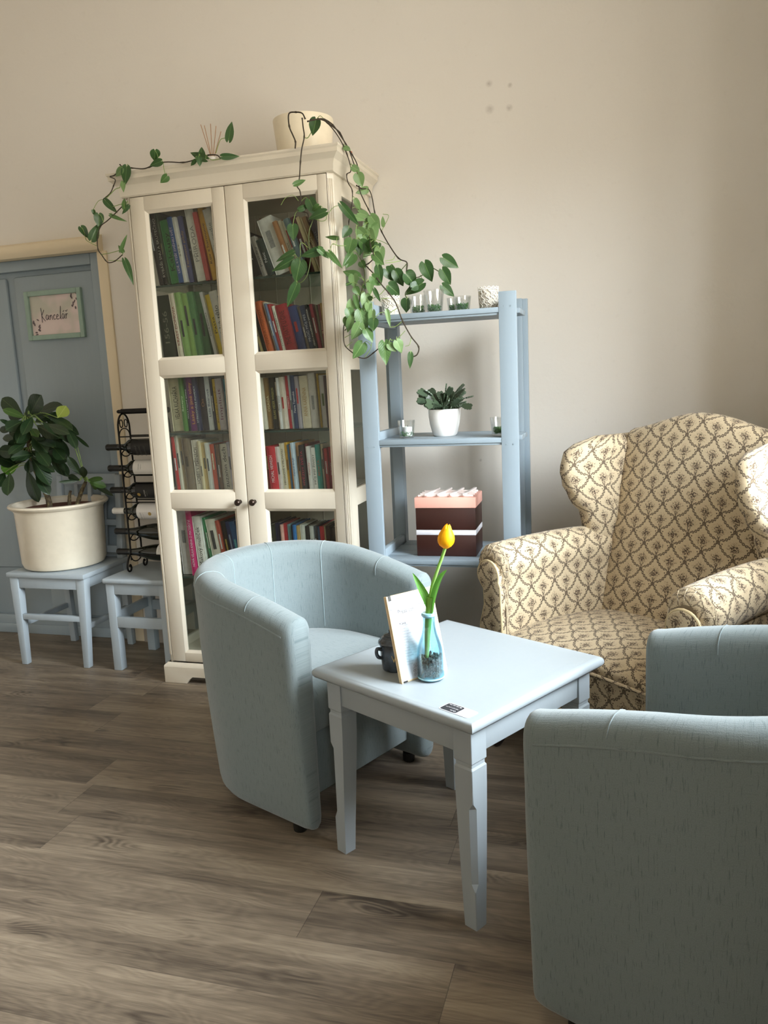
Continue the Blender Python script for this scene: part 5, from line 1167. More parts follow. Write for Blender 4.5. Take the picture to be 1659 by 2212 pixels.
# planter + tree
TO = Vector((-.700, -.150, .4525))
tr = thing('potted_tree', TO, 'dark-leaved houseplant in a big white ceramic planter on the blue chair', 'potted plant')
b = MB(); b.lathe([(.0001, 0), (.165, 0), (.183, .008), (.192, .030), (.200, .270), (.206, .283), (.222, .292), (.226, .300), (.222, .307), (.205, .308), (.192, .300), (.190, .270), (.0001, .268)], 64)
b.build('planter', M['pot'], tr)
b = MB(); b.lathe([(.0001, .282), (.10, .280), (.192, .276)], 32); b.build('soil', M['soil'], tr)
bark = NT('knobbly_bark'); cc = bark.coord(); bn = bark.noise(bark.mapping(cc, (90, 90, 60)), 1.0, 3)
bark = bark.done(bark.bsdf(bark.ramp(bn, [(.4, lin('#3b2f22')), (.6, lin('#5d5236')), (.72, lin('#a09a70'))]), .8, bark.bump(bn, .5, .006)))
for P, r in TSTEMS:
    m = MB(); pts = bez(P, 6); m.tube(pts, [r * (1 - .35 * k / len(pts)) * (1 + .10 * (k % 3 == 0)) for k in range(len(pts))], 10); o = m.build('stem', bark, tr); o.data.transform(Matrix.Translation(-TO))
for (B, T, w, n, s) in TLEAVES:
    m = leaf_mesh(B, T, w, n, kind='obovate', droop=rnd.uniform(.05, .16), fold=rnd.uniform(.1, .3)); m.mats = [M['tleaf'][s], M['petiole']]
    q = near(Vector(B), TSTEMS); Bv = Vector(B)
    if q is not None and .01 < (q - Bv).length < .30: m.tube(bez([q, (q + Bv) / 2 + Vector((0, 0, .02)), Bv], 4), .0022, 6, mat=M['petiole'])
    o = m.build('leaf', None, tr, smooth=80, recalc=False); o.data.transform(Matrix.Translation(-TO))

# ------------------------------------------------------------------ stool with the wine rack
st = thing('stool', (-.195, -.165, 0), 'smooth pale blue wooden stool under the wine rack, left of bookcase', 'stool')
OFF = (.195, .165, 0)
b = MB(); b.box(-.362, -.030, -.345, .012, .412, .436, .009, 3); cp_(b, 'seat', None, st, OFF)
for x in (-.334, -.062):
    for y in (-.308, -.030):
        g = MB(); g.box(x - .021, x + .021, y - .021, y + .021, 0, .412, .003); cp_(g, 'leg', None, st, OFF)
for y in (-.318, -.030):
    for z0, z1 in ((.360, .412), (.205, .255)):
        g = MB(); g.box(-.315, -.082, y - .009, y + .009, z0, z1, .002); cp_(g, 'seat_rail' if z0 > .3 else 'stretcher', None, st, OFF)
for x in (-.338, -.058):
    for z0, z1 in ((.360, .412), (.225, .270)):
        g = MB(); g.box(x - .009, x + .009, -.288, -.050, z0, z1, .002); cp_(g, 'seat_rail' if z0 > .3 else 'stretcher', None, st, OFF)
ZS = .4365
rk = thing('wine_rack', (-.21, -.148, ZS), 'black wrought iron wine rack with scrolled feet standing on blue stool', 'wine rack')
RO = Vector((-.21, -.148, ZS))
def rp(mb, name, mat=None, o=None):
    q = mb.build(name, mat or M['iron'], o or rk); q.data.transform(Matrix.Translation(-RO)); return q
BZ = [1.010, .913, .811, .713, .616, .518]; YL, YR = -.192, -.104; YC = (YL + YR) / 2
for x in (-.30, -.09):
    g = MB()
    arch = [(x, YC + (YR - YC) * math.cos(a), 1.10 + .062 * math.sin(a)) for a in [math.pi * k / 14 for k in range(15)]]
    g.tube([(x, YR, ZS + .075)] + arch + [(x, YL, ZS + .075)], .0042, 8)
    for z in BZ:
        top = z + .090
        g.tube([(x, YR, z + .030)] + [(x, YC + (YR - YC) * .92 * math.cos(a), z + .052 + .034 * math.sin(a)) for a in [math.pi * k / 10 for k in range(11)]] + [(x, YL, z + .030)], .0026, 6)
        g.tube([(x, YR, z - .030)] + [(x, YC + (YR - YC) * math.cos(a), z - .010 - .032 * math.sin(a)) for a in [math.pi * k / 10 for k in range(11)]] + [(x, YL, z - .030)], .0028, 6)
    for s_ in (-1, 1):   # little scrolls under the arch
        g.tube([(x, YC + s_ * (.018 + .013 * math.cos(a) * (1 - .1 * k / 6)), 1.118 + .018 * math.sin(a)) for k, a in enumerate([.6 * k for k in range(12)])], .0024, 6)
    rp(g, 'rack_frame')
    for s_, y0 in ((-1, YL), (1, YR)):
        g = MB(); sc = [(x, y0, ZS + .085), (x, y0 + s_ * .022, ZS + .062), (x, y0 + s_ * .036, ZS + .030), (x, y0 + s_ * .030, ZS + .008), (x, y0 + s_ * .014, ZS + .0046), (x, y0 + s_ * .006, ZS + .018), (x, y0 + s_ * .012, ZS + .032), (x, y0 + s_ * .020, ZS + .026)]
        g.tube(bez(sc, 5), .0044, 8); rp(g, 'scroll_foot')
for y in (YL, YR):
    for z in (ZS + .078, .76, 1.06):
        g = MB(); g.tube([(-.30, y, z), (-.09, y, z)], .0030, 6); rp(g, 'tie_bar')
g = MB(); g.lathe([(.0001, -.330), (.006, -.326), (.009, -.318), (.008, -.308), (.012, -.304), (.0125, -.06), (.0001, -.058)], 14, origin=(0, YC, 1.172), axis='x'); rp(g, 'top_grip')
GL = [plain('#0d0e0a', .12, spec=.6), plain('#141608', .12, spec=.6)]
def bottle(z, kind, label, lab=None, foil='#0f0e0d', glass=0):
    X0 = -.400; bt = thing('wine_bottle', (X0, YC, z), label, 'bottle', 'wine bottles lying in the iron rack')
    if kind == 'bordeaux': pr = [(.0001, 0), (.0135, .0), (.0148, .003), (.0148, .010), (.0138, .014), (.0142, .085), (.0165, .098), (.026, .112), (.0355, .126), (.0375, .140), (.0375, .298), (.034, .304), (.0001, .300)]
    else: pr = [(.0001, 0), (.0135, .0), (.0148, .003), (.0148, .010), (.0138, .014), (.0142, .075), (.018, .105), (.026, .140), (.034, .175), (.0385, .205), (.0395, .225), (.0395, .298), (.036, .304), (.0001, .300)]
    g = MB(); g.lathe(pr, 32, axis='x'); g.build('glass_body', GL[glass], bt)
    f_ = MB(); f_.lathe([(.0002, -.0006), (.0139, -.0004), (.0153, .003), (.0153, .010), (.0143, .015), (.0147, .062)], 24, axis='x'); f_.build('capsule', plain(foil, .4), bt)
    if lab:
        x0, x1, colr, a0, a1, marks = lab
        g = MB(); rr_ = pr[-3][0] + .0004; g.lathe([(rr_, x0), (rr_, x1)], 28, axis='x', a0=a0, a1=a1); g.build('label', plain(colr, .6, var=.02), bt)
        for (xx, ang, wd, hh, colm, kind_) in marks:
            # lettering wraps: small printed bars or a seal on the label
            g = MB()
            if kind_ == 'seal':
                cpt = Vector((xx, (rr_ + .0007) * math.cos(ang), (rr_ + .0007) * math.sin(ang)))
                nv = Vector((0, math.cos(ang), math.sin(ang))); tv = Vector((0, -math.sin(ang), math.cos(ang)))
                vs = [g.bm.verts.new(cpt + Vector((wd * math.cos(k), 0, 0)) + tv * wd * math.sin(k)) for k in [j * math.pi / 9 for j in range(18)]]; g.bm.faces.new(vs)
                g.build('seal', plain(colm, .4, .3), bt, smooth=0)
            else:
                nv = Vector((0, math.cos(ang), math.sin(ang))); tv = Vector((0, -math.sin(ang), math.cos(ang)))
                m4 = Matrix((( 0, 1, 0, xx), (tv.y, 0, nv.y, (rr_ + .0009) * nv.y), (tv.z, 0, nv.z, (rr_ + .0009) * nv.z), (0, 0, 0, 1)))
                text_mesh('lettering', kind_, hh, plain(colm, .6), bt, m4, width=wd)
    return bt
FA = math.radians(205)     # the direction on the barrel that faces the room
bottle(BZ[0], 'bordeaux', 'topmost wine bottle in the rack, black with grey handwritten lettering', (.15, .295, '#12110f', 2.2, 5.2, [(.178, FA, .05, .014, '#55524d', 'Merlot'), (.198, FA, .05, .014, '#55524d', 'Selection'), (.222, FA, .05, .013, '#55524d', 'Grande')]))
bottle(BZ[1], 'bordeaux', 'second wine bottle from the top, dark with broad white label', (.150, .290, '#dcdad4', 1.6, 3.9, [(.180, 2.9, .03, .007, '#333', 'VINO'), (.192, 2.9, .024, .005, '#333', 'rulandské')]), glass=1)
bottle(BZ[2], 'bordeaux', 'third wine bottle from the top, black with round gold seal', (.15, .295, '#100f0e', 2.2, 5.2, [(.168, FA, .0085, .01, '#b89a55', 'seal'), (.200, FA - .15, .034, .010, '#b9b5ac', 'SEDLÁK'), (.212, FA - .15, .026, .004, '#8f8a80', 'vinařství')]))
bottle(BZ[3], 'bordeaux', 'fourth wine bottle from the top, white label and white neck foil', (.146, .292, '#e4e2e0', 1.4, 5.4, [(.168, FA, .036, .009, '#77767a', 'SEDLÁK'), (.182, FA, .030, .004, '#77767a', 'vinařství'), (.216, FA - .25, .0085, .01, '#b59a5a', 'seal')]), foil='#dad8d4', glass=1)
bottle(BZ[4], 'burgundy', 'fifth wine bottle from the top, sloping dark shoulder and no label', None, glass=1)
bottle(BZ[5], 'burgundy', 'lowest wine bottle in the rack, dark with small white label corner', (.232, .296, '#d8d6cf', 1.4, 3.3, [(.245, 2.7, .02, .005, '#444', 'Frankovka')]), glass=1)

# ------------------------------------------------------------------ low table and the things on it
TH = math.degrees(1.0609); TF = Vector((1.5659, -1.6896, 0))
tb = thing('coffee_table', TF, 'square ice-blue painted coffee table with tapering legs in the middle of the room', 'table', rz=R(TH))
TA, TBd, TT = .4864, .4906, .525
b = MB(); pr = [(.0, 0), (-.010, 0), (-.020, .004), (-.026, .012), (-.027, .020), (-.022, .027), (-.012, .030), (0, .030)]
rows = []
for d, z in [(-.010, .495), (.016, .495), (.022, .498), (.026, .504), (.027, .511), (.025, .518), (.019, .5235), (.010, .525), (-.02, .525)]:
    rows.append([(-d, -d, z), (TA + d, -d, z), (TA + d, TBd + d, z), (-d, TBd + d, z)])
b.grid(rows, closed=True, cap0=True, cap1=True); b.build('table_top', M['table'], tb, smooth=40)
def tbl_leg(cx, cy, sx, sy):
    """square block above a turned neck, then a taper on the inner faces and a stopped chamfer on the outer corner"""
    g = MB(); W = .052
    def ring(z, w, off=0, ch=0.0):
        x0, y0 = off, off; p = [(x0 + ch, y0), (w, y0), (w, w), (x0, w), (x0, y0 + ch)]
        if ch == 0: p = [(x0, y0), (x0 + .0001, y0), (w, y0), (w, w), (x0, w)]; p = [(x0 + .0012, y0), (w, y0), (w, w), (x0, w), (x0, y0 + .0012)]
        return [(cx + sx * a, cy + sy * c, z) for a, c in p]
    rows = [ring(.495, W), ring(.412, W), ring(.408, W - .003, .003), ring(.400, W - .003, .003), ring(.395, W, 0), ring(.34, .051), ring(.315, .050, 0, .002), ring(.300, .0495, 0, .012), ring(.115, .041, .0, .011), ring(.098, .040, 0, .002), ring(.0, .036, .001)]
    if sx * sy < 0: rows = [list(reversed(r)) for r in rows]
    g.grid(rows, closed=True, cap0=True, cap1=True); return g.build('leg', M['table'], tb, smooth=20)
for cx, sx in ((0, 1), (TA, -1)):
    for cy, sy in ((0, 1), (TBd, -1)): tbl_leg(cx, cy, sx, sy)
for a in (.004, TA - .022):
    g = MB(); g.box(a, a + .018, .05, TBd - .05, .428, .495, .001); g.build('apron', M['table'], tb)
for a in (.004, TBd - .022):
    g = MB(); g.box(.05, TA - .05, a, a + .018, .428, .495, .001); g.build('apron', M['table'], tb)
# sticker (the square code on it is left out)
sk = thing('table_sticker', TF + Vector((0, 0, TT + .0002)), 'black and white payment sticker at the front corner of the table', 'sticker', rz=R(TH))
def rrect(x0, x1, y0, y1, r): return [(cx + r * math.cos(a), cy + r * math.sin(a)) for cx, cy, a0 in ((x1 - r, y1 - r, 0), (x0 + r, y1 - r, 90), (x0 + r, y0 + r, 180), (x1 - r, y0 + r, 270)) for a in [R(a0 + 15 * k) for k in range(7)]]
g = MB(); g.prism(rrect(-.010, .030, -.001, .086, .007), 0, .0006, 'z'); g.build('sticker_base', M['card'], sk, smooth=0)
g = MB(); g.prism(rrect(-.008, .028, .037, .084, .006), .0006, .0009, 'z'); g.build('black_panel', plain('#24242a', .5), sk, smooth=0)
def on_table(x, y, ang): return Matrix.Translation((x, y, .0011)) @ Matrix.Rotation(ang, 4, 'Z')
wt = plain('#e8e8ea', .6)
text_mesh('lettering', 'Qerko', .008, wt, sk, on_table(-.001, .050, R(90)), width=.016)
text_mesh('lettering', 'OBJEDNEJTE A PLAŤTE', .004, wt, sk, on_table(.010, .060, R(90)), width=.036)
text_mesh('lettering', 'mobilem přímo zde', .003, plain('#8c8c92', .6), sk, on_table(.0155, .057, R(90)), width=.026)
text_mesh('lettering', '● ▬ ▬ ▬', .005, wt, sk, on_table(.0225, .061, R(90)), width=.036)
# menu board
mn = thing('menu_board', (1.367, -1.531, TT + .0005), 'white cafe menu on a pale wooden clip board leaning behind the blue vase', 'menu')
e = Vector((.623, .7822, 0)); nb = Vector((-.7822, .623, 0)); la = math.atan2(.052, .2085)
upv = Vector((0, 0, 1)) * math.cos(la) + nb * math.sin(la); fn = (e.cross(upv)).normalized()
if fn.dot(Vector((1.88, -3.3, 1.2)) - Vector((1.367, -1.531, .5))) < 0: fn = -fn
MM = Matrix((( e.x, upv.x, fn.x, 0), (e.y, upv.y, fn.y, 0), (e.z, upv.z, fn.z, 0), (0, 0, 0, 1)))
g = MB(); g.box(0, .146, 0, .215, -.006, -.001, .001, m=MM); g.build('board', M['wood'], mn)
g = MB(); g.box(0, .005, -.001, .216, -.010, .002, .001, m=MM); g.build('side_strip', M['wood'], mn)
g = MB(); g.box(.006, .146, .205, .216, -.010, .002, .001, m=MM); g.build('clip_bar', M['wood'], mn)
g = MB(); g.box(.0048, .013, .2035, .2165, -.0105, .0026, m=MM); g.build('clip', M['black'], mn)
g = MB(); g.box(.006, .018, .0005, .004, -.004, .0018, m=MM); g.build('clip', M['black'], mn)
g = MB(); g.box(.0055, .142, .004, .206, -.0009, .0003, m=MM); g.build('sheet', M['card'], mn, smooth=0)
gi = plain('#3a3a40', .7); lg = plain('#85858c', .7)
def mt(s_, x, y, h, w, mat=gi, al='LEFT'):
    return text_mesh('lettering', s_, h, mat, mn, MM @ Matrix.Translation((x, y, .0006)), align=al, width=w)
mt('Press cafe', .026, .172, .0145, .054); mt('Menu', .094, .178, .010, .026); mt('Káva', .025, .143, .0095, .019); mt('Bar', .088, .118, .007, .012)
mt('také bez kofeinu nebo s sebou', .025, .1375, .003, .048, lg)
g = MB(); g.box(.024, .128, .1565, .1569, .0004, .0006, m=MM); g.box(.0785, .0788, .165, .186, .0004, .0006, m=MM)
items = ['Espresso', 'Espresso tonic', 'Espresso macchiato', 'Cappuccino', 'Americano', 'Flat white', 'Latte', 'Ice latte', 'Batch brew', 'Překapávaná', 'Horká čokoláda', 'Čaj', 'Matcha latte', 'Chai latte']
for k, it in enumerate(items):
    y = .130 - k * .0068; mt(it, .0255, y, .0036, min(.030, len(it) * .0018), lg); mt('%d' % (45 + 7 * (k % 6)), .072, y + .001, .0034, .004, lg)
    g.box(.026, .076, y - .0028, y - .0026, .0004, .0006, m=MM)
for k in range(9):
    y = .108 - k * .0075; mt(items[(k + 5) % 14], .089, y, .0034, .022, lg); g.box(.089, .128, y - .0028, y - .0026, .0004, .0006, m=MM)
g.build('rule_lines', lg, mn, smooth=0)
rr = random.Random(9)
for (cx, cy, n, q) in ((.013, .182, 6, .007), (.014, .158, 5, .006), (.052, .024, 9, .008)):   # pencilled sprigs
    g = MB()
    for i in range(n):
        a = rr.uniform(0, 6.28); x, y = cx + rr.uniform(-q, q), cy + rr.uniform(-q * 1.6, q * 1.6)
        P_ = [Vector((x + q * .55 * math.cos(k) * math.cos(a) - q * .25 * math.sin(k) * math.sin(a), y + q * .55 * math.cos(k) * math.sin(a) + q * .25 * math.sin(k) * math.cos(a), .0006)) for k in [j * .7 for j in range(9)]]
        g.tube([MM @ p for p in P_], .00022, 4)
    g.build('sprig_drawing', gi, mn)
# vase, coffee beans, tulip
VX, VY = 1.430, -1.484; VZ = TT + .0005
vs = thing('glass_vase', (VX, VY, VZ), 'pale blue glass bottle vase holding the yellow tulip on the table', 'vase')
g = MB(); out = [(.0001, 0), (.029, 0), (.0325, .004), (.033, .012), (.033, .062), (.0315, .078), (.026, .098), (.0195, .118), (.0165, .135), (.0158, .158), (.0165, .160), (.0185, .162), (.0188, .167), (.0170, .1695)]
inn = [(r - .0022, z + .0) for r, z in reversed(out[2:])]; inn[-1] = (.029, .006); g.lathe(out + [(.0150, .1695)] + inn[1:] + [(.0001, .006)], 40); g.build('glass_body', M['vase'], vs)
g = MB(); g.lathe([(.0310, .0035), (.0337, .006), (.0330, .009)], 40); g.build('base_ring', plain('#9ccbd8', .15, spec=.7), vs)
g = MB(); g.lathe([(.0160, .160), (.0186, .1635), (.0188, .167), (.0165, .1698)], 40); g.build('rim', plain('#9ccbd8', .15, spec=.7), vs)
bn_ = MB(); rr = random.Random(4)
bean_m = plain('#5a4f47', .35, var=.2, scale=60)
for i in range(260):
    a = rr.uniform(0, 6.283); q = .0265 * math.sqrt(rr.uniform(.25, 1)) if i % 4 else .020 * math.sqrt(rr.random()); z = rr.uniform(.011, .060)
    m4 = Matrix.Translation((q * math.cos(a), q * math.sin(a), z)) @ Matrix.Rotation(rr.uniform(0, 6), 4, 'X') @ Matrix.Rotation(rr.uniform(0, 6), 4, 'Z')
    prof = [(.0001, -.0052), (.0024, -.0042), (.0034, -.002), (.0037, 0), (.0034, .002), (.0024, .0042), (.0001, .0052)]
    bn_.lathe([(r, z_) for r, z_ in prof], 7, m=m4 @ Matrix.Scale(.75, 4, (0, 1, 0)))
co = bn_.build('coffee_beans', bean_m, None, smooth=60, loc=(0, 0, 0)); co.location = (VX, VY, VZ)
tag(co, 'dark coffee beans filling the bottom of the blue vase', 'coffee beans', kind='stuff')
tu = thing('tulip', (VX, VY, VZ + .05), 'single yellow tulip standing in the blue glass bottle', 'flower')
TO2 = Vector((VX, VY, VZ + .05))
def tp(mb, name, mat, **k):
    q = mb.build(name, mat, tu, **k); q.data.transform(Matrix.Translation(-TO2)); return q
green = m_leaf('tulip_green', '#6ea53a', '#8cc04e', '#b9d98a', .4, .3); dgreen = m_leaf('tulip_leaf', '#4e8a34', '#6aa544', '#9cc878', .4, .3)
g = MB(); sp_ = bez([(1.4215, -1.484, .580), (1.428, -1.484, .66), (1.437, -1.484, .745), (1.455, -1.484, .80), (1.470, -1.485, .838), (1.478, -1.486, .860)], 6); g.tube(sp_, [.0045] * 6 + [.0040] * (len(sp_) - 6), 10); tp(g, 'stem', green)
g = MB(); g.tube(bez([(1.4215, -1.4845, .585), (1.425, -1.4835, .64), (1.431, -1.483, .70), (1.436, -1.483, .735)], 5), [.0050, .0055, .006, .0065, .007, .0075, .008, .0085, .0088, .009, .009, .009, .0092, .0094, .0095, .0095], 12); tp(g, 'sheath', green)
def tulip_leaf(pts, wid, n0):
    pts = bez(pts, 5); rows = []; N = len(pts); uv = []
    for i, p in enumerate(pts):
        t = i / (N - 1); w = wid * (math.sin(math.pi * min(1, .18 + .82 * t)) ** .75 if t < .999 else .02) * (1 if t > .0 else .6)
        d = (pts[min(i+1, N-1)] - pts[max(i-1, 0)]).normalized(); n = Vector(n0); n = (n - d * n.dot(d)).normalized(); s_ = d.cross(n)
        rows.append([p + s_ * (q * w / 2) - n * (.30 * w * (1 - q*q)) for q in (-1, -.6, -.2, .2, .6, 1)]); uv.append(t)
    g = MB(); g.grid(rows, uvs=lambda i, j: ((j - 2.5) / 5, i / N)); return g
tp(tulip_leaf([(1.436, -1.487, .700), (1.428, -1.489, .730), (1.414, -1.492, .762), (1.3965, -1.494, .797)], .020, (.35, -.9, .1)), 'leaf', dgreen, smooth=80, recalc=False)
tp(tulip_leaf([(1.438, -1.490, .695), (1.443, -1.493, .730), (1.455, -1.495, .768), (1.466, -1.494, .790), (1.4815, -1.492, .807)], .019, (-.5, -.8, .2)), 'leaf', dgreen, smooth=80, recalc=False)
yel = NT('tulip_petal'); uvc = yel.sep(yel.coord('UV')); cy = yel.mix(yel.noise(yel.coord(), 60, 3), lin('#f2b705'), lin('#fbc915')); cy = yel.mix(yel.math('MULTIPLY', yel.math('LESS_THAN', yel.math('ABSOLUTE', uvc[0]), .04), .35), cy, lin('#e09a08'))
bb = yel.bsdf(cy, .5, spec=.3); tl_ = yel.new('ShaderNodeBsdfTranslucent'); yel.link(cy, tl_.inputs[0]); mx = yel.new('ShaderNodeMixShader'); mx.inputs[0].default_value = .3; yel.link(bb.outputs[0], mx.inputs[1]); yel.link(tl_.outputs[0], mx.inputs[2]); yel = yel.done(mx)
Bq = Vector((1.478, -1.486, .858)); axq = Vector((.13, .0, 1)).normalized(); u0 = axq.orthogonal().normalized(); v0 = axq.cross(u0)
for k in range(6):
    a0 = k * math.pi / 3 + .25; rr_ = 1.0 if k % 2 == 0 else .90; rows = []; hgt = .058 if k % 2 == 0 else .060
    for i in range(11):
        t = i / 10; rad = .0015 + .0195 * rr_ * (math.sin(math.pi * min(1, t * .96 + .02) ** .72) ** .8) * (1 - .10 * t) if t < 1 else .0045
        rad = max(rad, .0085 - .004 * max(0, t - .9) / .1 if t > .7 else 0); hw = 1.05 * (math.sin(math.pi * (.08 + .70 * t)) ** .7) * (1 if t < .92 else 1 - (t - .92) * 5)
        rows.append([Bq + axq * (t * hgt - (.006 * abs(q) ** 2 if t > .85 else 0)) + (u0 * math.cos(a0 + q * hw) + v0 * math.sin(a0 + q * hw)) * rad * (1.0 + .05 * (1 - abs(q))) for q in (-1, -.66, -.33, 0, .33, .66, 1)])
    g = MB(); g.grid(rows, uvs=lambda i, j: ((j - 3) / 6, i / 10)); tp(g, 'petal', yel, smooth=80, recalc=False)
# lidded stoneware pot
sp2 = thing('sugar_pot', (1.322, -1.435, TT + .0005), 'small dark blue stoneware pot with lid behind the menu board', 'pot')
glz = NT('blue_black_glaze'); gn = glz.noise(glz.coord(), 40, 3); glz = glz.done(glz.bsdf(glz.ramp(gn, [(.35, lin('#23272d')), (.65, lin('#3d4a58'))]), .25, coat=.4))
g = MB(); g.lathe([(.0001, 0), (.028, 0), (.031, .003), (.034, .030), (.0355, .062), (.0365, .070), (.033, .070), (.031, .062), (.0001, .060)], 36); g.build('body', glz, sp2)
g = MB(); g.lathe([(.0385, .0702), (.040, .073), (.039, .077), (.034, .081), (.030, .086), (.0305, .0875), (.024, .091), (.0245, .0925), (.017, .095), (.012, .097), (.013, .104), (.009, .109), (.0001, .110)], 36); g.build('lid', glz, sp2)
for s_ in (-1, 1):
    d = Vector((-.75, -.66, 0)) * s_; g = MB(); g.tube(bez([d * .034 + Vector((0, 0, .058)), d * .046 + Vector((0, 0, .062)), d * .049 + Vector((0, 0, .052)), d * .044 + Vector((0, 0, .040)), d * .0335 + Vector((0, 0, .036))], 4), .0048, 8); g.build('handle', glz, sp2)
d = Vector((.40, -.916, 0)); sx_ = Vector((.916, .40, 0)); m4 = Matrix(((sx_.x, 0, d.x, d.x * .0362), (sx_.y, 0, d.y, d.y * .0362), (0, 1, 0, .038), (0, 0, 0, 1)))
text_mesh('emblem', 'VE', .026, plain('#c9b27c', .4), sp2, m4, width=.024)

# ------------------------------------------------------------------ tub chairs
def make_tub(root):
    """local frame: +x is where the sitter faces, front of the arms at x = 0"""
    HW, DEP, ST, TK = .325, .575, .25, .092
    a_, d_ = HW - TK/2, DEP - ST - TK/2
    C = [(x, -a_) for x in (0, -.03, -.08, -.14, -.20)]
    N = 26
    C += [(-ST - d_ * math.sin(math.pi * k / N), -a_ * math.cos(math.pi * k / N)) for k in range(N + 1)]
    C += [(x, a_) for x in (-.20, -.14, -.08, -.03, 0)]
    def ztop(x): t = max(0, min(1, -x / .56)); return .643 + .078 * (1 - (1 - t) ** 1.9)
    Z0 = .026
    def nrm(i):
        p, q = C[max(0, i-1)], C[min(len(C)-1, i+1)]; dx, dy = q[0]-p[0], q[1]-p[1]; l = math.hypot(dx, dy); return dx/l, dy/l
    def section(zt, tk, zb=Z0):
        h = tk / 2; r = min(.034, h * .82); pts = []      # offset (+ is outside), z
        zi = zb + .03
        for k in range(7): pts.append((-h, zi + (zt - .045 - zi) * k / 6))
        for k in range(1, 6): a = math.pi * k / 12; pts.append((-h + r - r * math.cos(a), zt - r + r * math.sin(a) + .006 * math.sin(a)))
        pts += [(-h * .25, zt + .008), (h * .25, zt + .008)]
        for k in range(5, 0, -1): a = math.pi * k / 12; pts.append((h - r + r * math.cos(a), zt - r + r * math.sin(a) + .006 * math.sin(a)))
        for k in range(8):
            t = k / 7; z = zt - .045 - (zt - .045 - zb - .035) * t
            pts.append((h - .004 * math.sin(min(1, t * 6) * math.pi) - .030 * t ** 1.6, z))
        hb = h - .030
        for k in range(1, 5): a = math.pi / 2 * k / 4; pts.append((hb - .035 * (1 - math.cos(a)), zb + .035 * (1 - math.sin(a))))
        pts.append((-h + .02, zb)); pts.append((-h + .004, zb + .012))
        return pts
    rows = []
    sta = [(i, 0.0, 1.0) for i in range(len(C))]
    def ring(i, dx, sc, dz=0.0):
        tx, ty = nrm(i); ox, oy = -ty, tx
        cx, cy = C[i]; sgn = 1
        # outside lies away from the middle of the seat
        if (cx + .3) * ox + cy * oy < 0: ox, oy = -ox, -oy
        zt = ztop(cx); pts = section(zt, TK)
        zc = (zt + Z0) / 2
        return [(cx + dx + ox * o * sc, cy + oy * o * sc, zc + (z - zc) * (1 - dz)) for o, z in pts]
    n = len(C)
    rows = [ring(0, .030, .55, .045), ring(0, .026, .78, .022), ring(0, .016, .93, .008)] + [ring(i, 0, 1) for i in range(n)] + [ring(n-1, .016, .93, .008), ring(n-1, .026, .78, .022), ring(n-1, .030, .55, .045)]
    g = MB()
    kc = len(rows[0]); cu = [0.0]
    for j in range(1, kc + 1): cu.append(cu[-1] + (Vector(rows[n//2][j % kc]) - Vector(rows[n//2][j-1])).length)
    cv = [0.0]
    for i in range(1, len(rows)): cv.append(cv[-1] + (Vector(rows[i][kc//2 + 4]) - Vector(rows[i-1][kc//2 + 4])).length)
    g.grid(rows, closed=True, uvs=lambda i, j: (cv[i], cu[j]), cap0=True, cap1=True)
    g.build('shell', M['tub'], root, smooth=70)
    # seat cushion
    def inner(x):  # half width inside at depth x
        if x > -ST: return a_ - TK/2 - .002
        t = min(1, (-ST - x) / (d_ - TK/2)); return (a_ - TK/2) * math.sqrt(max(0, 1 - t * t)) - .002
    g = MB(); xs = [.006 - .0001 * 0, -.004, -.02, -.05] + [-.05 - (DEP - TK - .056) * k / 14 for k in range(1, 15)]
    prof = []
    for k in range(5): a = math.pi / 2 * k / 4; prof.append((math.cos(a), math.sin(a)))
    rws = []
    for xi, x in enumerate(xs):
        w = max(.03, inner(min(x, -.0))); row = []
        zt = .418 + .014 * (1 - ((x + .25) / .30) ** 2); zf = zt - (.018 if xi == 0 else .006 if xi == 1 else 0)
        for q in [-1 + 2 * k / 16 for k in range(17)]: row.append((x, w * q, zf + .006 * (1 - q * q) - .010 * max(0, abs(q) - .85) / .15))
        rws.append(row)
    front = [[(x, p[1], z) for p in rws[0]] for x, z in ((.000, .296), (.008, .31), (.010, .36), (.010, .395))]
    g.grid(front + rws); g.build('seat_cushion', M['tub'], root, smooth=60)
    g = MB(); w = a_ - TK/2 - .001
    g.box(-.060, -.035, -w, w, .085, .31, .004); g.build('front_panel', M['tub'], root)
    g = MB(); g.box(-.40, -.05, -.20, .20, .075, .095); g.build('base_board', M['black'], root, smooth=0)
    # stitched seams and piping
    pale = plain('#93a4a8', .9, var=.05)
    def rail(i0, z0, name, r, part):
        tx, ty = nrm(i0); ox, oy = -ty, tx; cx, cy = C[i0]
        if (cx + .3) * ox + cy * oy < 0: ox, oy = -ox, -oy
        g = MB(); zt = ztop(cx); P = []
        if part == 'inside': P = [(cx - ox * (TK/2 + .0004), cy - oy * (TK/2 + .0004), z) for z in (z0, (z0 + zt - .06) / 2, zt - .05)]
        for o, z in section(zt, TK)[6:19]: P.append((cx + ox * (o * 1.010), cy + oy * (o * 1.010), z + .0004))
        g.tube(P, r, 6); g.build(name, pale if part == 'inside' else M['tub'], root)
    for i0 in (9, 15, 21, 27): rail(i0, .43, 'seam', .0012, 'inside')
    for i0 in (3, n - 4): rail(i0, .43, 'rim_stitch', .0013, 'rim')
    for s_ in (1,):
        g = MB(); P = []
        for i in range(n):
            tx, ty = nrm(i); ox, oy = -ty, tx; cx, cy = C[i]
            if (cx + .3) * ox + cy * oy < 0: ox, oy = -ox, -oy
            P.append((cx + ox * (TK/2 - .001), cy + oy * (TK/2 - .001), ztop(cx) - .040))
        g.tube(P, .0026, 6); g.build('rim_seam', M['tub'], root)
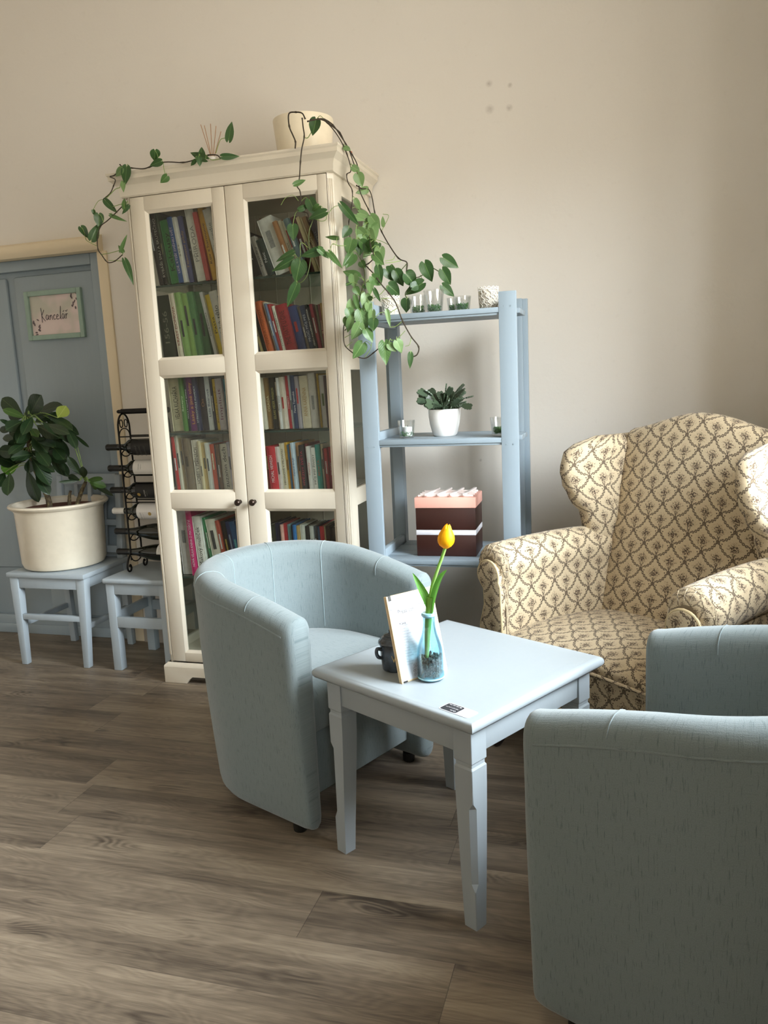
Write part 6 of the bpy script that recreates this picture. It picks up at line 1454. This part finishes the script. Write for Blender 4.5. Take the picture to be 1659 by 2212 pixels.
    for i0, sy in ((0, -1), (n-1, 1)):
        g = MB(); yy = sy * (a_ - TK/2 + .012)
        P = [(.0245, yy, z) for z in (.07, .2, .35, .50, .58)] + [(.020, yy + sy * .004, .622), (.008, yy + sy * .018, .640), (.003, yy + sy * .05, .645), (.010, yy + sy * .066, .632)]
        g.tube(bez(P, 4), .0022, 6); g.build('piping', M['tub'], root)
    for x, y in ((-.05, -.255), (-.05, .255), (-.42, -.17), (-.42, .17)):
        g = MB(); g.lathe([(.0001, 0), (.018, 0), (.020, .004), (.020, .030), (.0001, .030)], 16, origin=(x, y, 0)); g.build('foot', M['black'], root)
F0 = math.atan2(-.39, .92)
O0 = Vector((1.055, -1.38, 0)) + .235 * Vector((-math.sin(F0), math.cos(F0), 0))
tc = thing('tub_chair', O0, 'pale teal tub chair in front of the bookcase, turned towards the table', 'armchair', 'pale teal tub chairs', rz=F0)
make_tub(tc)
a1 = R(156); L1 = Vector((-math.sin(a1), math.cos(a1), 0)); O1 = Vector((1.731, -1.958, 0)) - .325 * L1
t2 = copy_tree(tc); t2.location = O1; t2.rotation_euler = (0, 0, a1); t2['label'] = 'pale teal tub chair in the right foreground, seen from outside its arm'

# ------------------------------------------------------------------ floral wing armchair
WA = -.7078; WO = Vector((1.960, -1.122, 0)) + (-.27) * Vector((math.cos(WA), math.sin(WA), 0))
wc = thing('wing_armchair', WO, 'cream wing armchair with brown floral pattern in the corner behind the table', 'armchair', rz=WA)
D = M['damask']     # local: x to the viewer's right, y towards the back, front at y = 0
def rows_uv(g, rows, closed=False, **k): g.grid(rows, closed=closed, mat=None, **k)
# seat: crowned cushion with a rounded front
g = MB(); rows = []
for y, dz in ((-.004, -.030), (-.008, -.014), (-.004, -.003), (.012, .004), (.05, .012), (.12, .022), (.2, .026), (.3, .024), (.4, .014), (.5, .004)):
    hw = .330 if y < .10 else .330 - .02 * (y - .1) / .4
    rows.append([(hw * q, y - .012 * (1 - q * q) * (1 if y < .05 else 0), .400 + dz + .014 * (1 - q * q) - .012 * abs(q) ** 6) for q in [-1 + k / 8 for k in range(17)]])
g.grid(rows); g.build('seat_cushion', D, wc, smooth=70)
g = MB(); rows = [[(.330 * q, -.006 - .012 * (1 - q * q), z + .010 * (1 - q * q) * (1 if z > .3 else 0)) for q in [-1 + k / 8 for k in range(17)]] for z in (.205, .26, .32, .372)]
g.grid(rows); g.build('front_skirt', D, wc, smooth=70)
g = MB(); g.tube([(.330 * q, -.010 - .012 * (1 - q * q), .371 + .010 * (1 - q * q)) for q in [-1 + k / 10 for k in range(21)]], .0055, 8); g.build('welt', D, wc)
# base box and outside back
g = MB(); g.box(-.40, .40, .03, .60, .20, .36, .012); g.build('base', D, wc)
# backrest: padded, leaning, with an arched camel top
def backx(t): return .315 - .045 * t
rows = []; NB = 16
def yback(t): return .435 + .115 * t + .010 * math.sin(math.pi * t)
for i in range(NB + 1):
    t = i / NB; row = []
    for q in [-1 + k / 10 for k in range(21)]:
        ztop = 1.025 + .060 * (math.cos(math.pi * q * .86) * .5 + .5) ** 1.0
        z = .385 + (ztop - .385) * t; x = backx(t) * q
        y = yback((z - .385) / .70) - .030 * (1 - q ** 4) * math.sin(math.pi * min(1, t * .92 + .06)) ** .6
        row.append((x, y, z))
    rows.append(row)
top = rows[-1]
for dy, dz in ((.012, .014), (.035, .022), (.065, .018), (.088, .002), (.098, -.02)): rows.append([(p[0] * (1 + .0 * dy), p[1] + dy + .0, p[2] + dz) for p in top])
for k in range(1, 9):
    t = k / 8; rows.append([(p[0] * (1 + .10 * t), p[1] + .098 + .012 * math.sin(math.pi * t) - (0 if True else 0), p[2] - .02 - (p[2] - .02 - .30) * t) for p in top])
g = MB(); g.grid(rows); g.build('backrest', D, wc, smooth=75)
# wings: padded slabs flaring forward, narrowing to the arm
def wing(s):
    rows = []; K = 18
    for i in range(K + 1):
        t = i / K; z = .600 + .432 * t
        # how far forward the wing reaches at this height
        tb_ = [(0, .095), (.22, .098), (.36, .125), (.50, .190), (.64, .235), (.75, .255), (.88, .250), (.95, .215), (1.0, .14)]
        for (t0, f0_), (t1, f1_) in zip(tb_, tb_[1:]):
            if t <= t1 + 1e-9: u_ = (t - t0) / (t1 - t0); u_ = u_ * u_ * (3 - 2 * u_); fwd = f0_ + (f1_ - f0_) * u_; break
        y1 = .605 + .02 * t; y0 = yback((z - .385) / .70) + .012 - fwd
        xo = s * (.294 + .020 * math.sin(math.pi * min(1, t * 1.0)) ** .8 + .050 * max(0, 1 - t / .34) ** 1.5); th = .086 * (1 - .10 * t)
        if t > .88: sc = math.sqrt(max(.02, 1 - ((t - .88) / .12) ** 2)); 
        else: sc = 1
        ring = []; M_ = 22
        for k in range(M_):
            a = 2 * math.pi * k / M_; ca, sa = math.cos(a), math.sin(a)
            ex = abs(ca) ** .55 * (1 if ca > 0 else -1); ey = abs(sa) ** .55 * (1 if sa > 0 else -1)
            ring.append((xo + s * (.008) + ex * th/2 * sc + s * .020 * max(0, -ey), (y0 + y1)/2 + ey * (y1 - y0)/2 * (1 - .22 * (1 - sc)), z))
        rows.append(ring)
    g = MB(); cu = [0]
    for j in range(1, len(rows[0]) + 1): cu.append(cu[-1] + (Vector(rows[9][j % 22]) - Vector(rows[9][j-1])).length)
    g.grid(rows, closed=True, uvs=lambda i, j: (cu[j], i * .432 / K), cap1=True, cap0=True); g.build('wing', D, wc, smooth=75)
for s in (-1, 1): wing(s)
# rolled arms
def arm(s):
    sec = []     # (x outward from the middle, z): inner wall, roll, outer wall
    for k in range(6): sec.append((.318 + .004 * k / 5, .335 + (.585 - .335) * k / 5))
    cx, cz, r = .388, .622, .076
    for k in range(15):
        a = R(205 - 300 * k / 14); sec.append((cx + r * math.cos(a), cz + r * math.sin(a)))
    sec += [(.415, .545), (.408, .48), (.408, .40), (.410, .30), (.412, .205)]
    L = .56; rows = []
    for i in range(15):
        t = i / 14; y = .012 + L * t; k = 1 - .10 * t
        rows.append([(s * (.318 - .030 * t + (x - .318) * (1 - .22 * t)), y, z + (.012 * math.sin(math.pi * t) + .02 * t * 0) * (1 if z > .5 else 0)) for x, z in sec])
    # rounded, gathered front of the roll
    first = rows[0]; pre = []
    for dy, sc in ((-.022, .45), (-.020, .70), (-.012, .88), (-.002, .97)):
        pre.append([(s * (cx + (abs(x) - cx) * sc) if z > .50 else x, y + dy * (1.0 if z > .5 else .5), cz + (z - cz) * sc if z > .50 else z) for (x, y, z) in first])
    rows = pre + rows; cu = [0]
    for j in range(1, len(sec)): cu.append(cu[-1] + math.hypot(sec[j][0] - sec[j-1][0], sec[j][1] - sec[j-1][1]))
    g = MB(); g.grid(rows, uvs=lambda i, j: (i * .040 * s, cu[j]))
    cap = [g.bm.verts.new(p) for p in pre[0]]; g.bm.faces.new(cap if s > 0 else list(reversed(cap)))     # closed front end under the panel
    o = g.build('arm', D, wc, smooth=75)
    # gathers round the end of the roll
    g = MB()
    for k in range(13):
        a = R(210 - 22 * k); c_, s_ = math.cos(a), math.sin(a)
        g.tube([(s * (cx + r * q * c_), .012 + dy, cz + r * q * s_) for q, dy in ((.58, -.0245), (.78, -.0185), (.93, -.006), (1.0, .012), (1.005, .03))], [.0006, .0014, .0017, .0013, .0004], 5)
    g.build('gathered_pleats', D, o)
    # flat scroll panel with piped edge
    ol = []
    for k in range(13): a = R(-20 + 220 * k / 12); ol.append((.385 + .052 * math.cos(a), .594 + .050 * math.sin(a)))
    ol += [(.326, .560), (.325, .50), (.322, .43), (.320, .36), (.320, .205), (.415, .205), (.440, .345), (.428, .42), (.405, .49), (.408, .545)]
    if s < 0: ol = [(-x, z) for x, z in reversed(ol)]
    g = MB(); g.prism(ol, -.024, .030, 'y', bevel=.006); g.build('front_panel', D, o, smooth=50)
    g = MB(); g.tube([(x, -.0185, z) for x, z in ol], .0042, 7, closed=True); g.build('panel_piping', plain('#c9b68f', .8, var=.1), o)
for s in (-1, 1): arm(s)
dk = plain('#221712', .35, coat=.3)
for s in (-1, 1):
    g = MB(); g.tube(bez([(s * .345, .045, .215), (s * .355, .020, .165), (s * .352, -.004, .110), (s * .340, .006, .055), (s * .345, -.030, .018), (s * .348, -.048, .012)], 5), [.034, .034, .034, .034, .034, .033, .032, .031, .030, .028, .026, .024, .022, .020, .018, .017, .016, .016, .017, .018, .019, .019, .018, .016, .014, .010][:26], 10); g.build('leg', dk, wc)
    g = MB(); g.hexa([(s*.335 - .016, .600, 0), (s*.335 + .016, .600, 0), (s*.335 + .016, .632, 0), (s*.335 - .016, .632, 0), (s*.335 - .024, .545, .21), (s*.335 + .024, .545, .21), (s*.335 + .024, .595, .21), (s*.335 - .024, .595, .21)], .004); g.build('leg', dk, wc)
# dark upholstered chair behind it, at the wall
dc = thing('dark_high_back_chair', (2.305, -.155, 0), 'dark grey-teal upholstered high-back chair just visible behind the floral armchair, right edge', 'chair')
dm = plain('#3c4a4a', .9, var=.12, scale=300, bump=.2)
g = MB(); g.box(-.165, .165, .10, .20, .30, .985, .03, 4); g.build('backrest', dm, dc)
g = MB(); g.box(-.162, .162, -.20, .10, .36, .47, .03, 4); g.build('seat', dm, dc)
g = MB(); g.box(-.155, .155, -.19, .19, .27, .36, .01); g.build('seat_frame', dm, dc)
for x in (-.13, .13):
    for y in (-.165, .165): g = MB(); g.hexa([(x - .014, y - .014, 0), (x + .014, y - .014, 0), (x + .014, y + .014, 0), (x - .014, y + .014, 0), (x - .02, y - .02, .275), (x + .02, y - .02, .275), (x + .02, y + .02, .275), (x - .02, y + .02, .275)], .003); g.build('leg', dk, dc)

# ------------------------------------------------------------------ daylight, camera
def area(name, loc, sx, sy, power, color, rot):
    l = bpy.data.lights.new(name, 'AREA'); l.shape = 'RECTANGLE'; l.size = sx; l.size_y = sy; l.energy = power; l.color = color
    o = bpy.data.objects.new(name, l); COL.objects.link(o); o.location = loc; o.rotation_euler = rot; return o
# overcast daylight: bright cool cloud above the roofs across the street, dimmer warm facades and pavement below
wd = bpy.data.worlds.new('sky'); S.world = wd; wd.use_nodes = True
wt_ = wd.node_tree; bg = wt_.nodes['Background']
tc_ = wt_.nodes.new('ShaderNodeTexCoord'); sx3 = wt_.nodes.new('ShaderNodeSeparateXYZ'); wt_.links.new(tc_.outputs['Generated'], sx3.inputs[0])
cr = wt_.nodes.new('ShaderNodeValToRGB'); wt_.links.new(sx3.outputs[2], cr.inputs[0]); el_ = cr.color_ramp.elements
for _k in range(len(SKY) - 2): el_.new(.5)
for e_, (p_, c_) in zip(el_, SKY): e_.position = p_; e_.color = (*c_, 1)
wt_.links.new(cr.outputs[0], bg.inputs[0]); bg.inputs[1].default_value = P_WORLD
for a, b in WIN:      # window openings act as daylight portals
    o = area('window_daylight', (RX + WT + .02, (a + b) / 2, (WZ0 + WZ1) / 2), WZ1 - WZ0, b - a, 1.0, (1, 1, 1), (0, R(90), 0)); o.data.cycles.is_portal = True
cam = bpy.data.cameras.new('camera'); co_ = bpy.data.objects.new('camera', cam); COL.objects.link(co_)
yaw, pitch, roll = .295, .1662, -.0474
cy_, sy_ = math.cos(yaw), math.sin(yaw); f0 = Vector((-sy_, cy_, 0)); r0 = Vector((cy_, sy_, 0)); up = Vector((0, 0, 1))
fw = f0 * math.cos(pitch) - up * math.sin(pitch); uu = up * math.cos(pitch) + f0 * math.sin(pitch)
rr_ = r0 * math.cos(roll) + uu * math.sin(roll); u2 = uu * math.cos(roll) - r0 * math.sin(roll)
co_.matrix_world = Matrix(((rr_.x, u2.x, -fw.x, 1.8845), (rr_.y, u2.y, -fw.y, -3.315), (rr_.z, u2.z, -fw.z, 1.2661), (0, 0, 0, 1)))
cam.sensor_fit = 'AUTO'; cam.sensor_width = 36.0; cam.lens = 36.0 * 1721.5 / 2212; cam.clip_start = .05
S.camera = co_
vs_ = S.view_settings; vs_.view_transform = 'Standard'; vs_.look = 'None'; vs_.gamma = 1.0; vs_.use_curve_mapping = False; vs_.exposure = EXPO
cy = S.cycles; cy.use_denoising = True; cy.max_bounces = 10; cy.transparent_max_bounces = 24; cy.diffuse_bounces = 5; cy.glossy_bounces = 4
cy.caustics_reflective = False; cy.caustics_refractive = False; cy.sample_clamp_indirect = 4.0
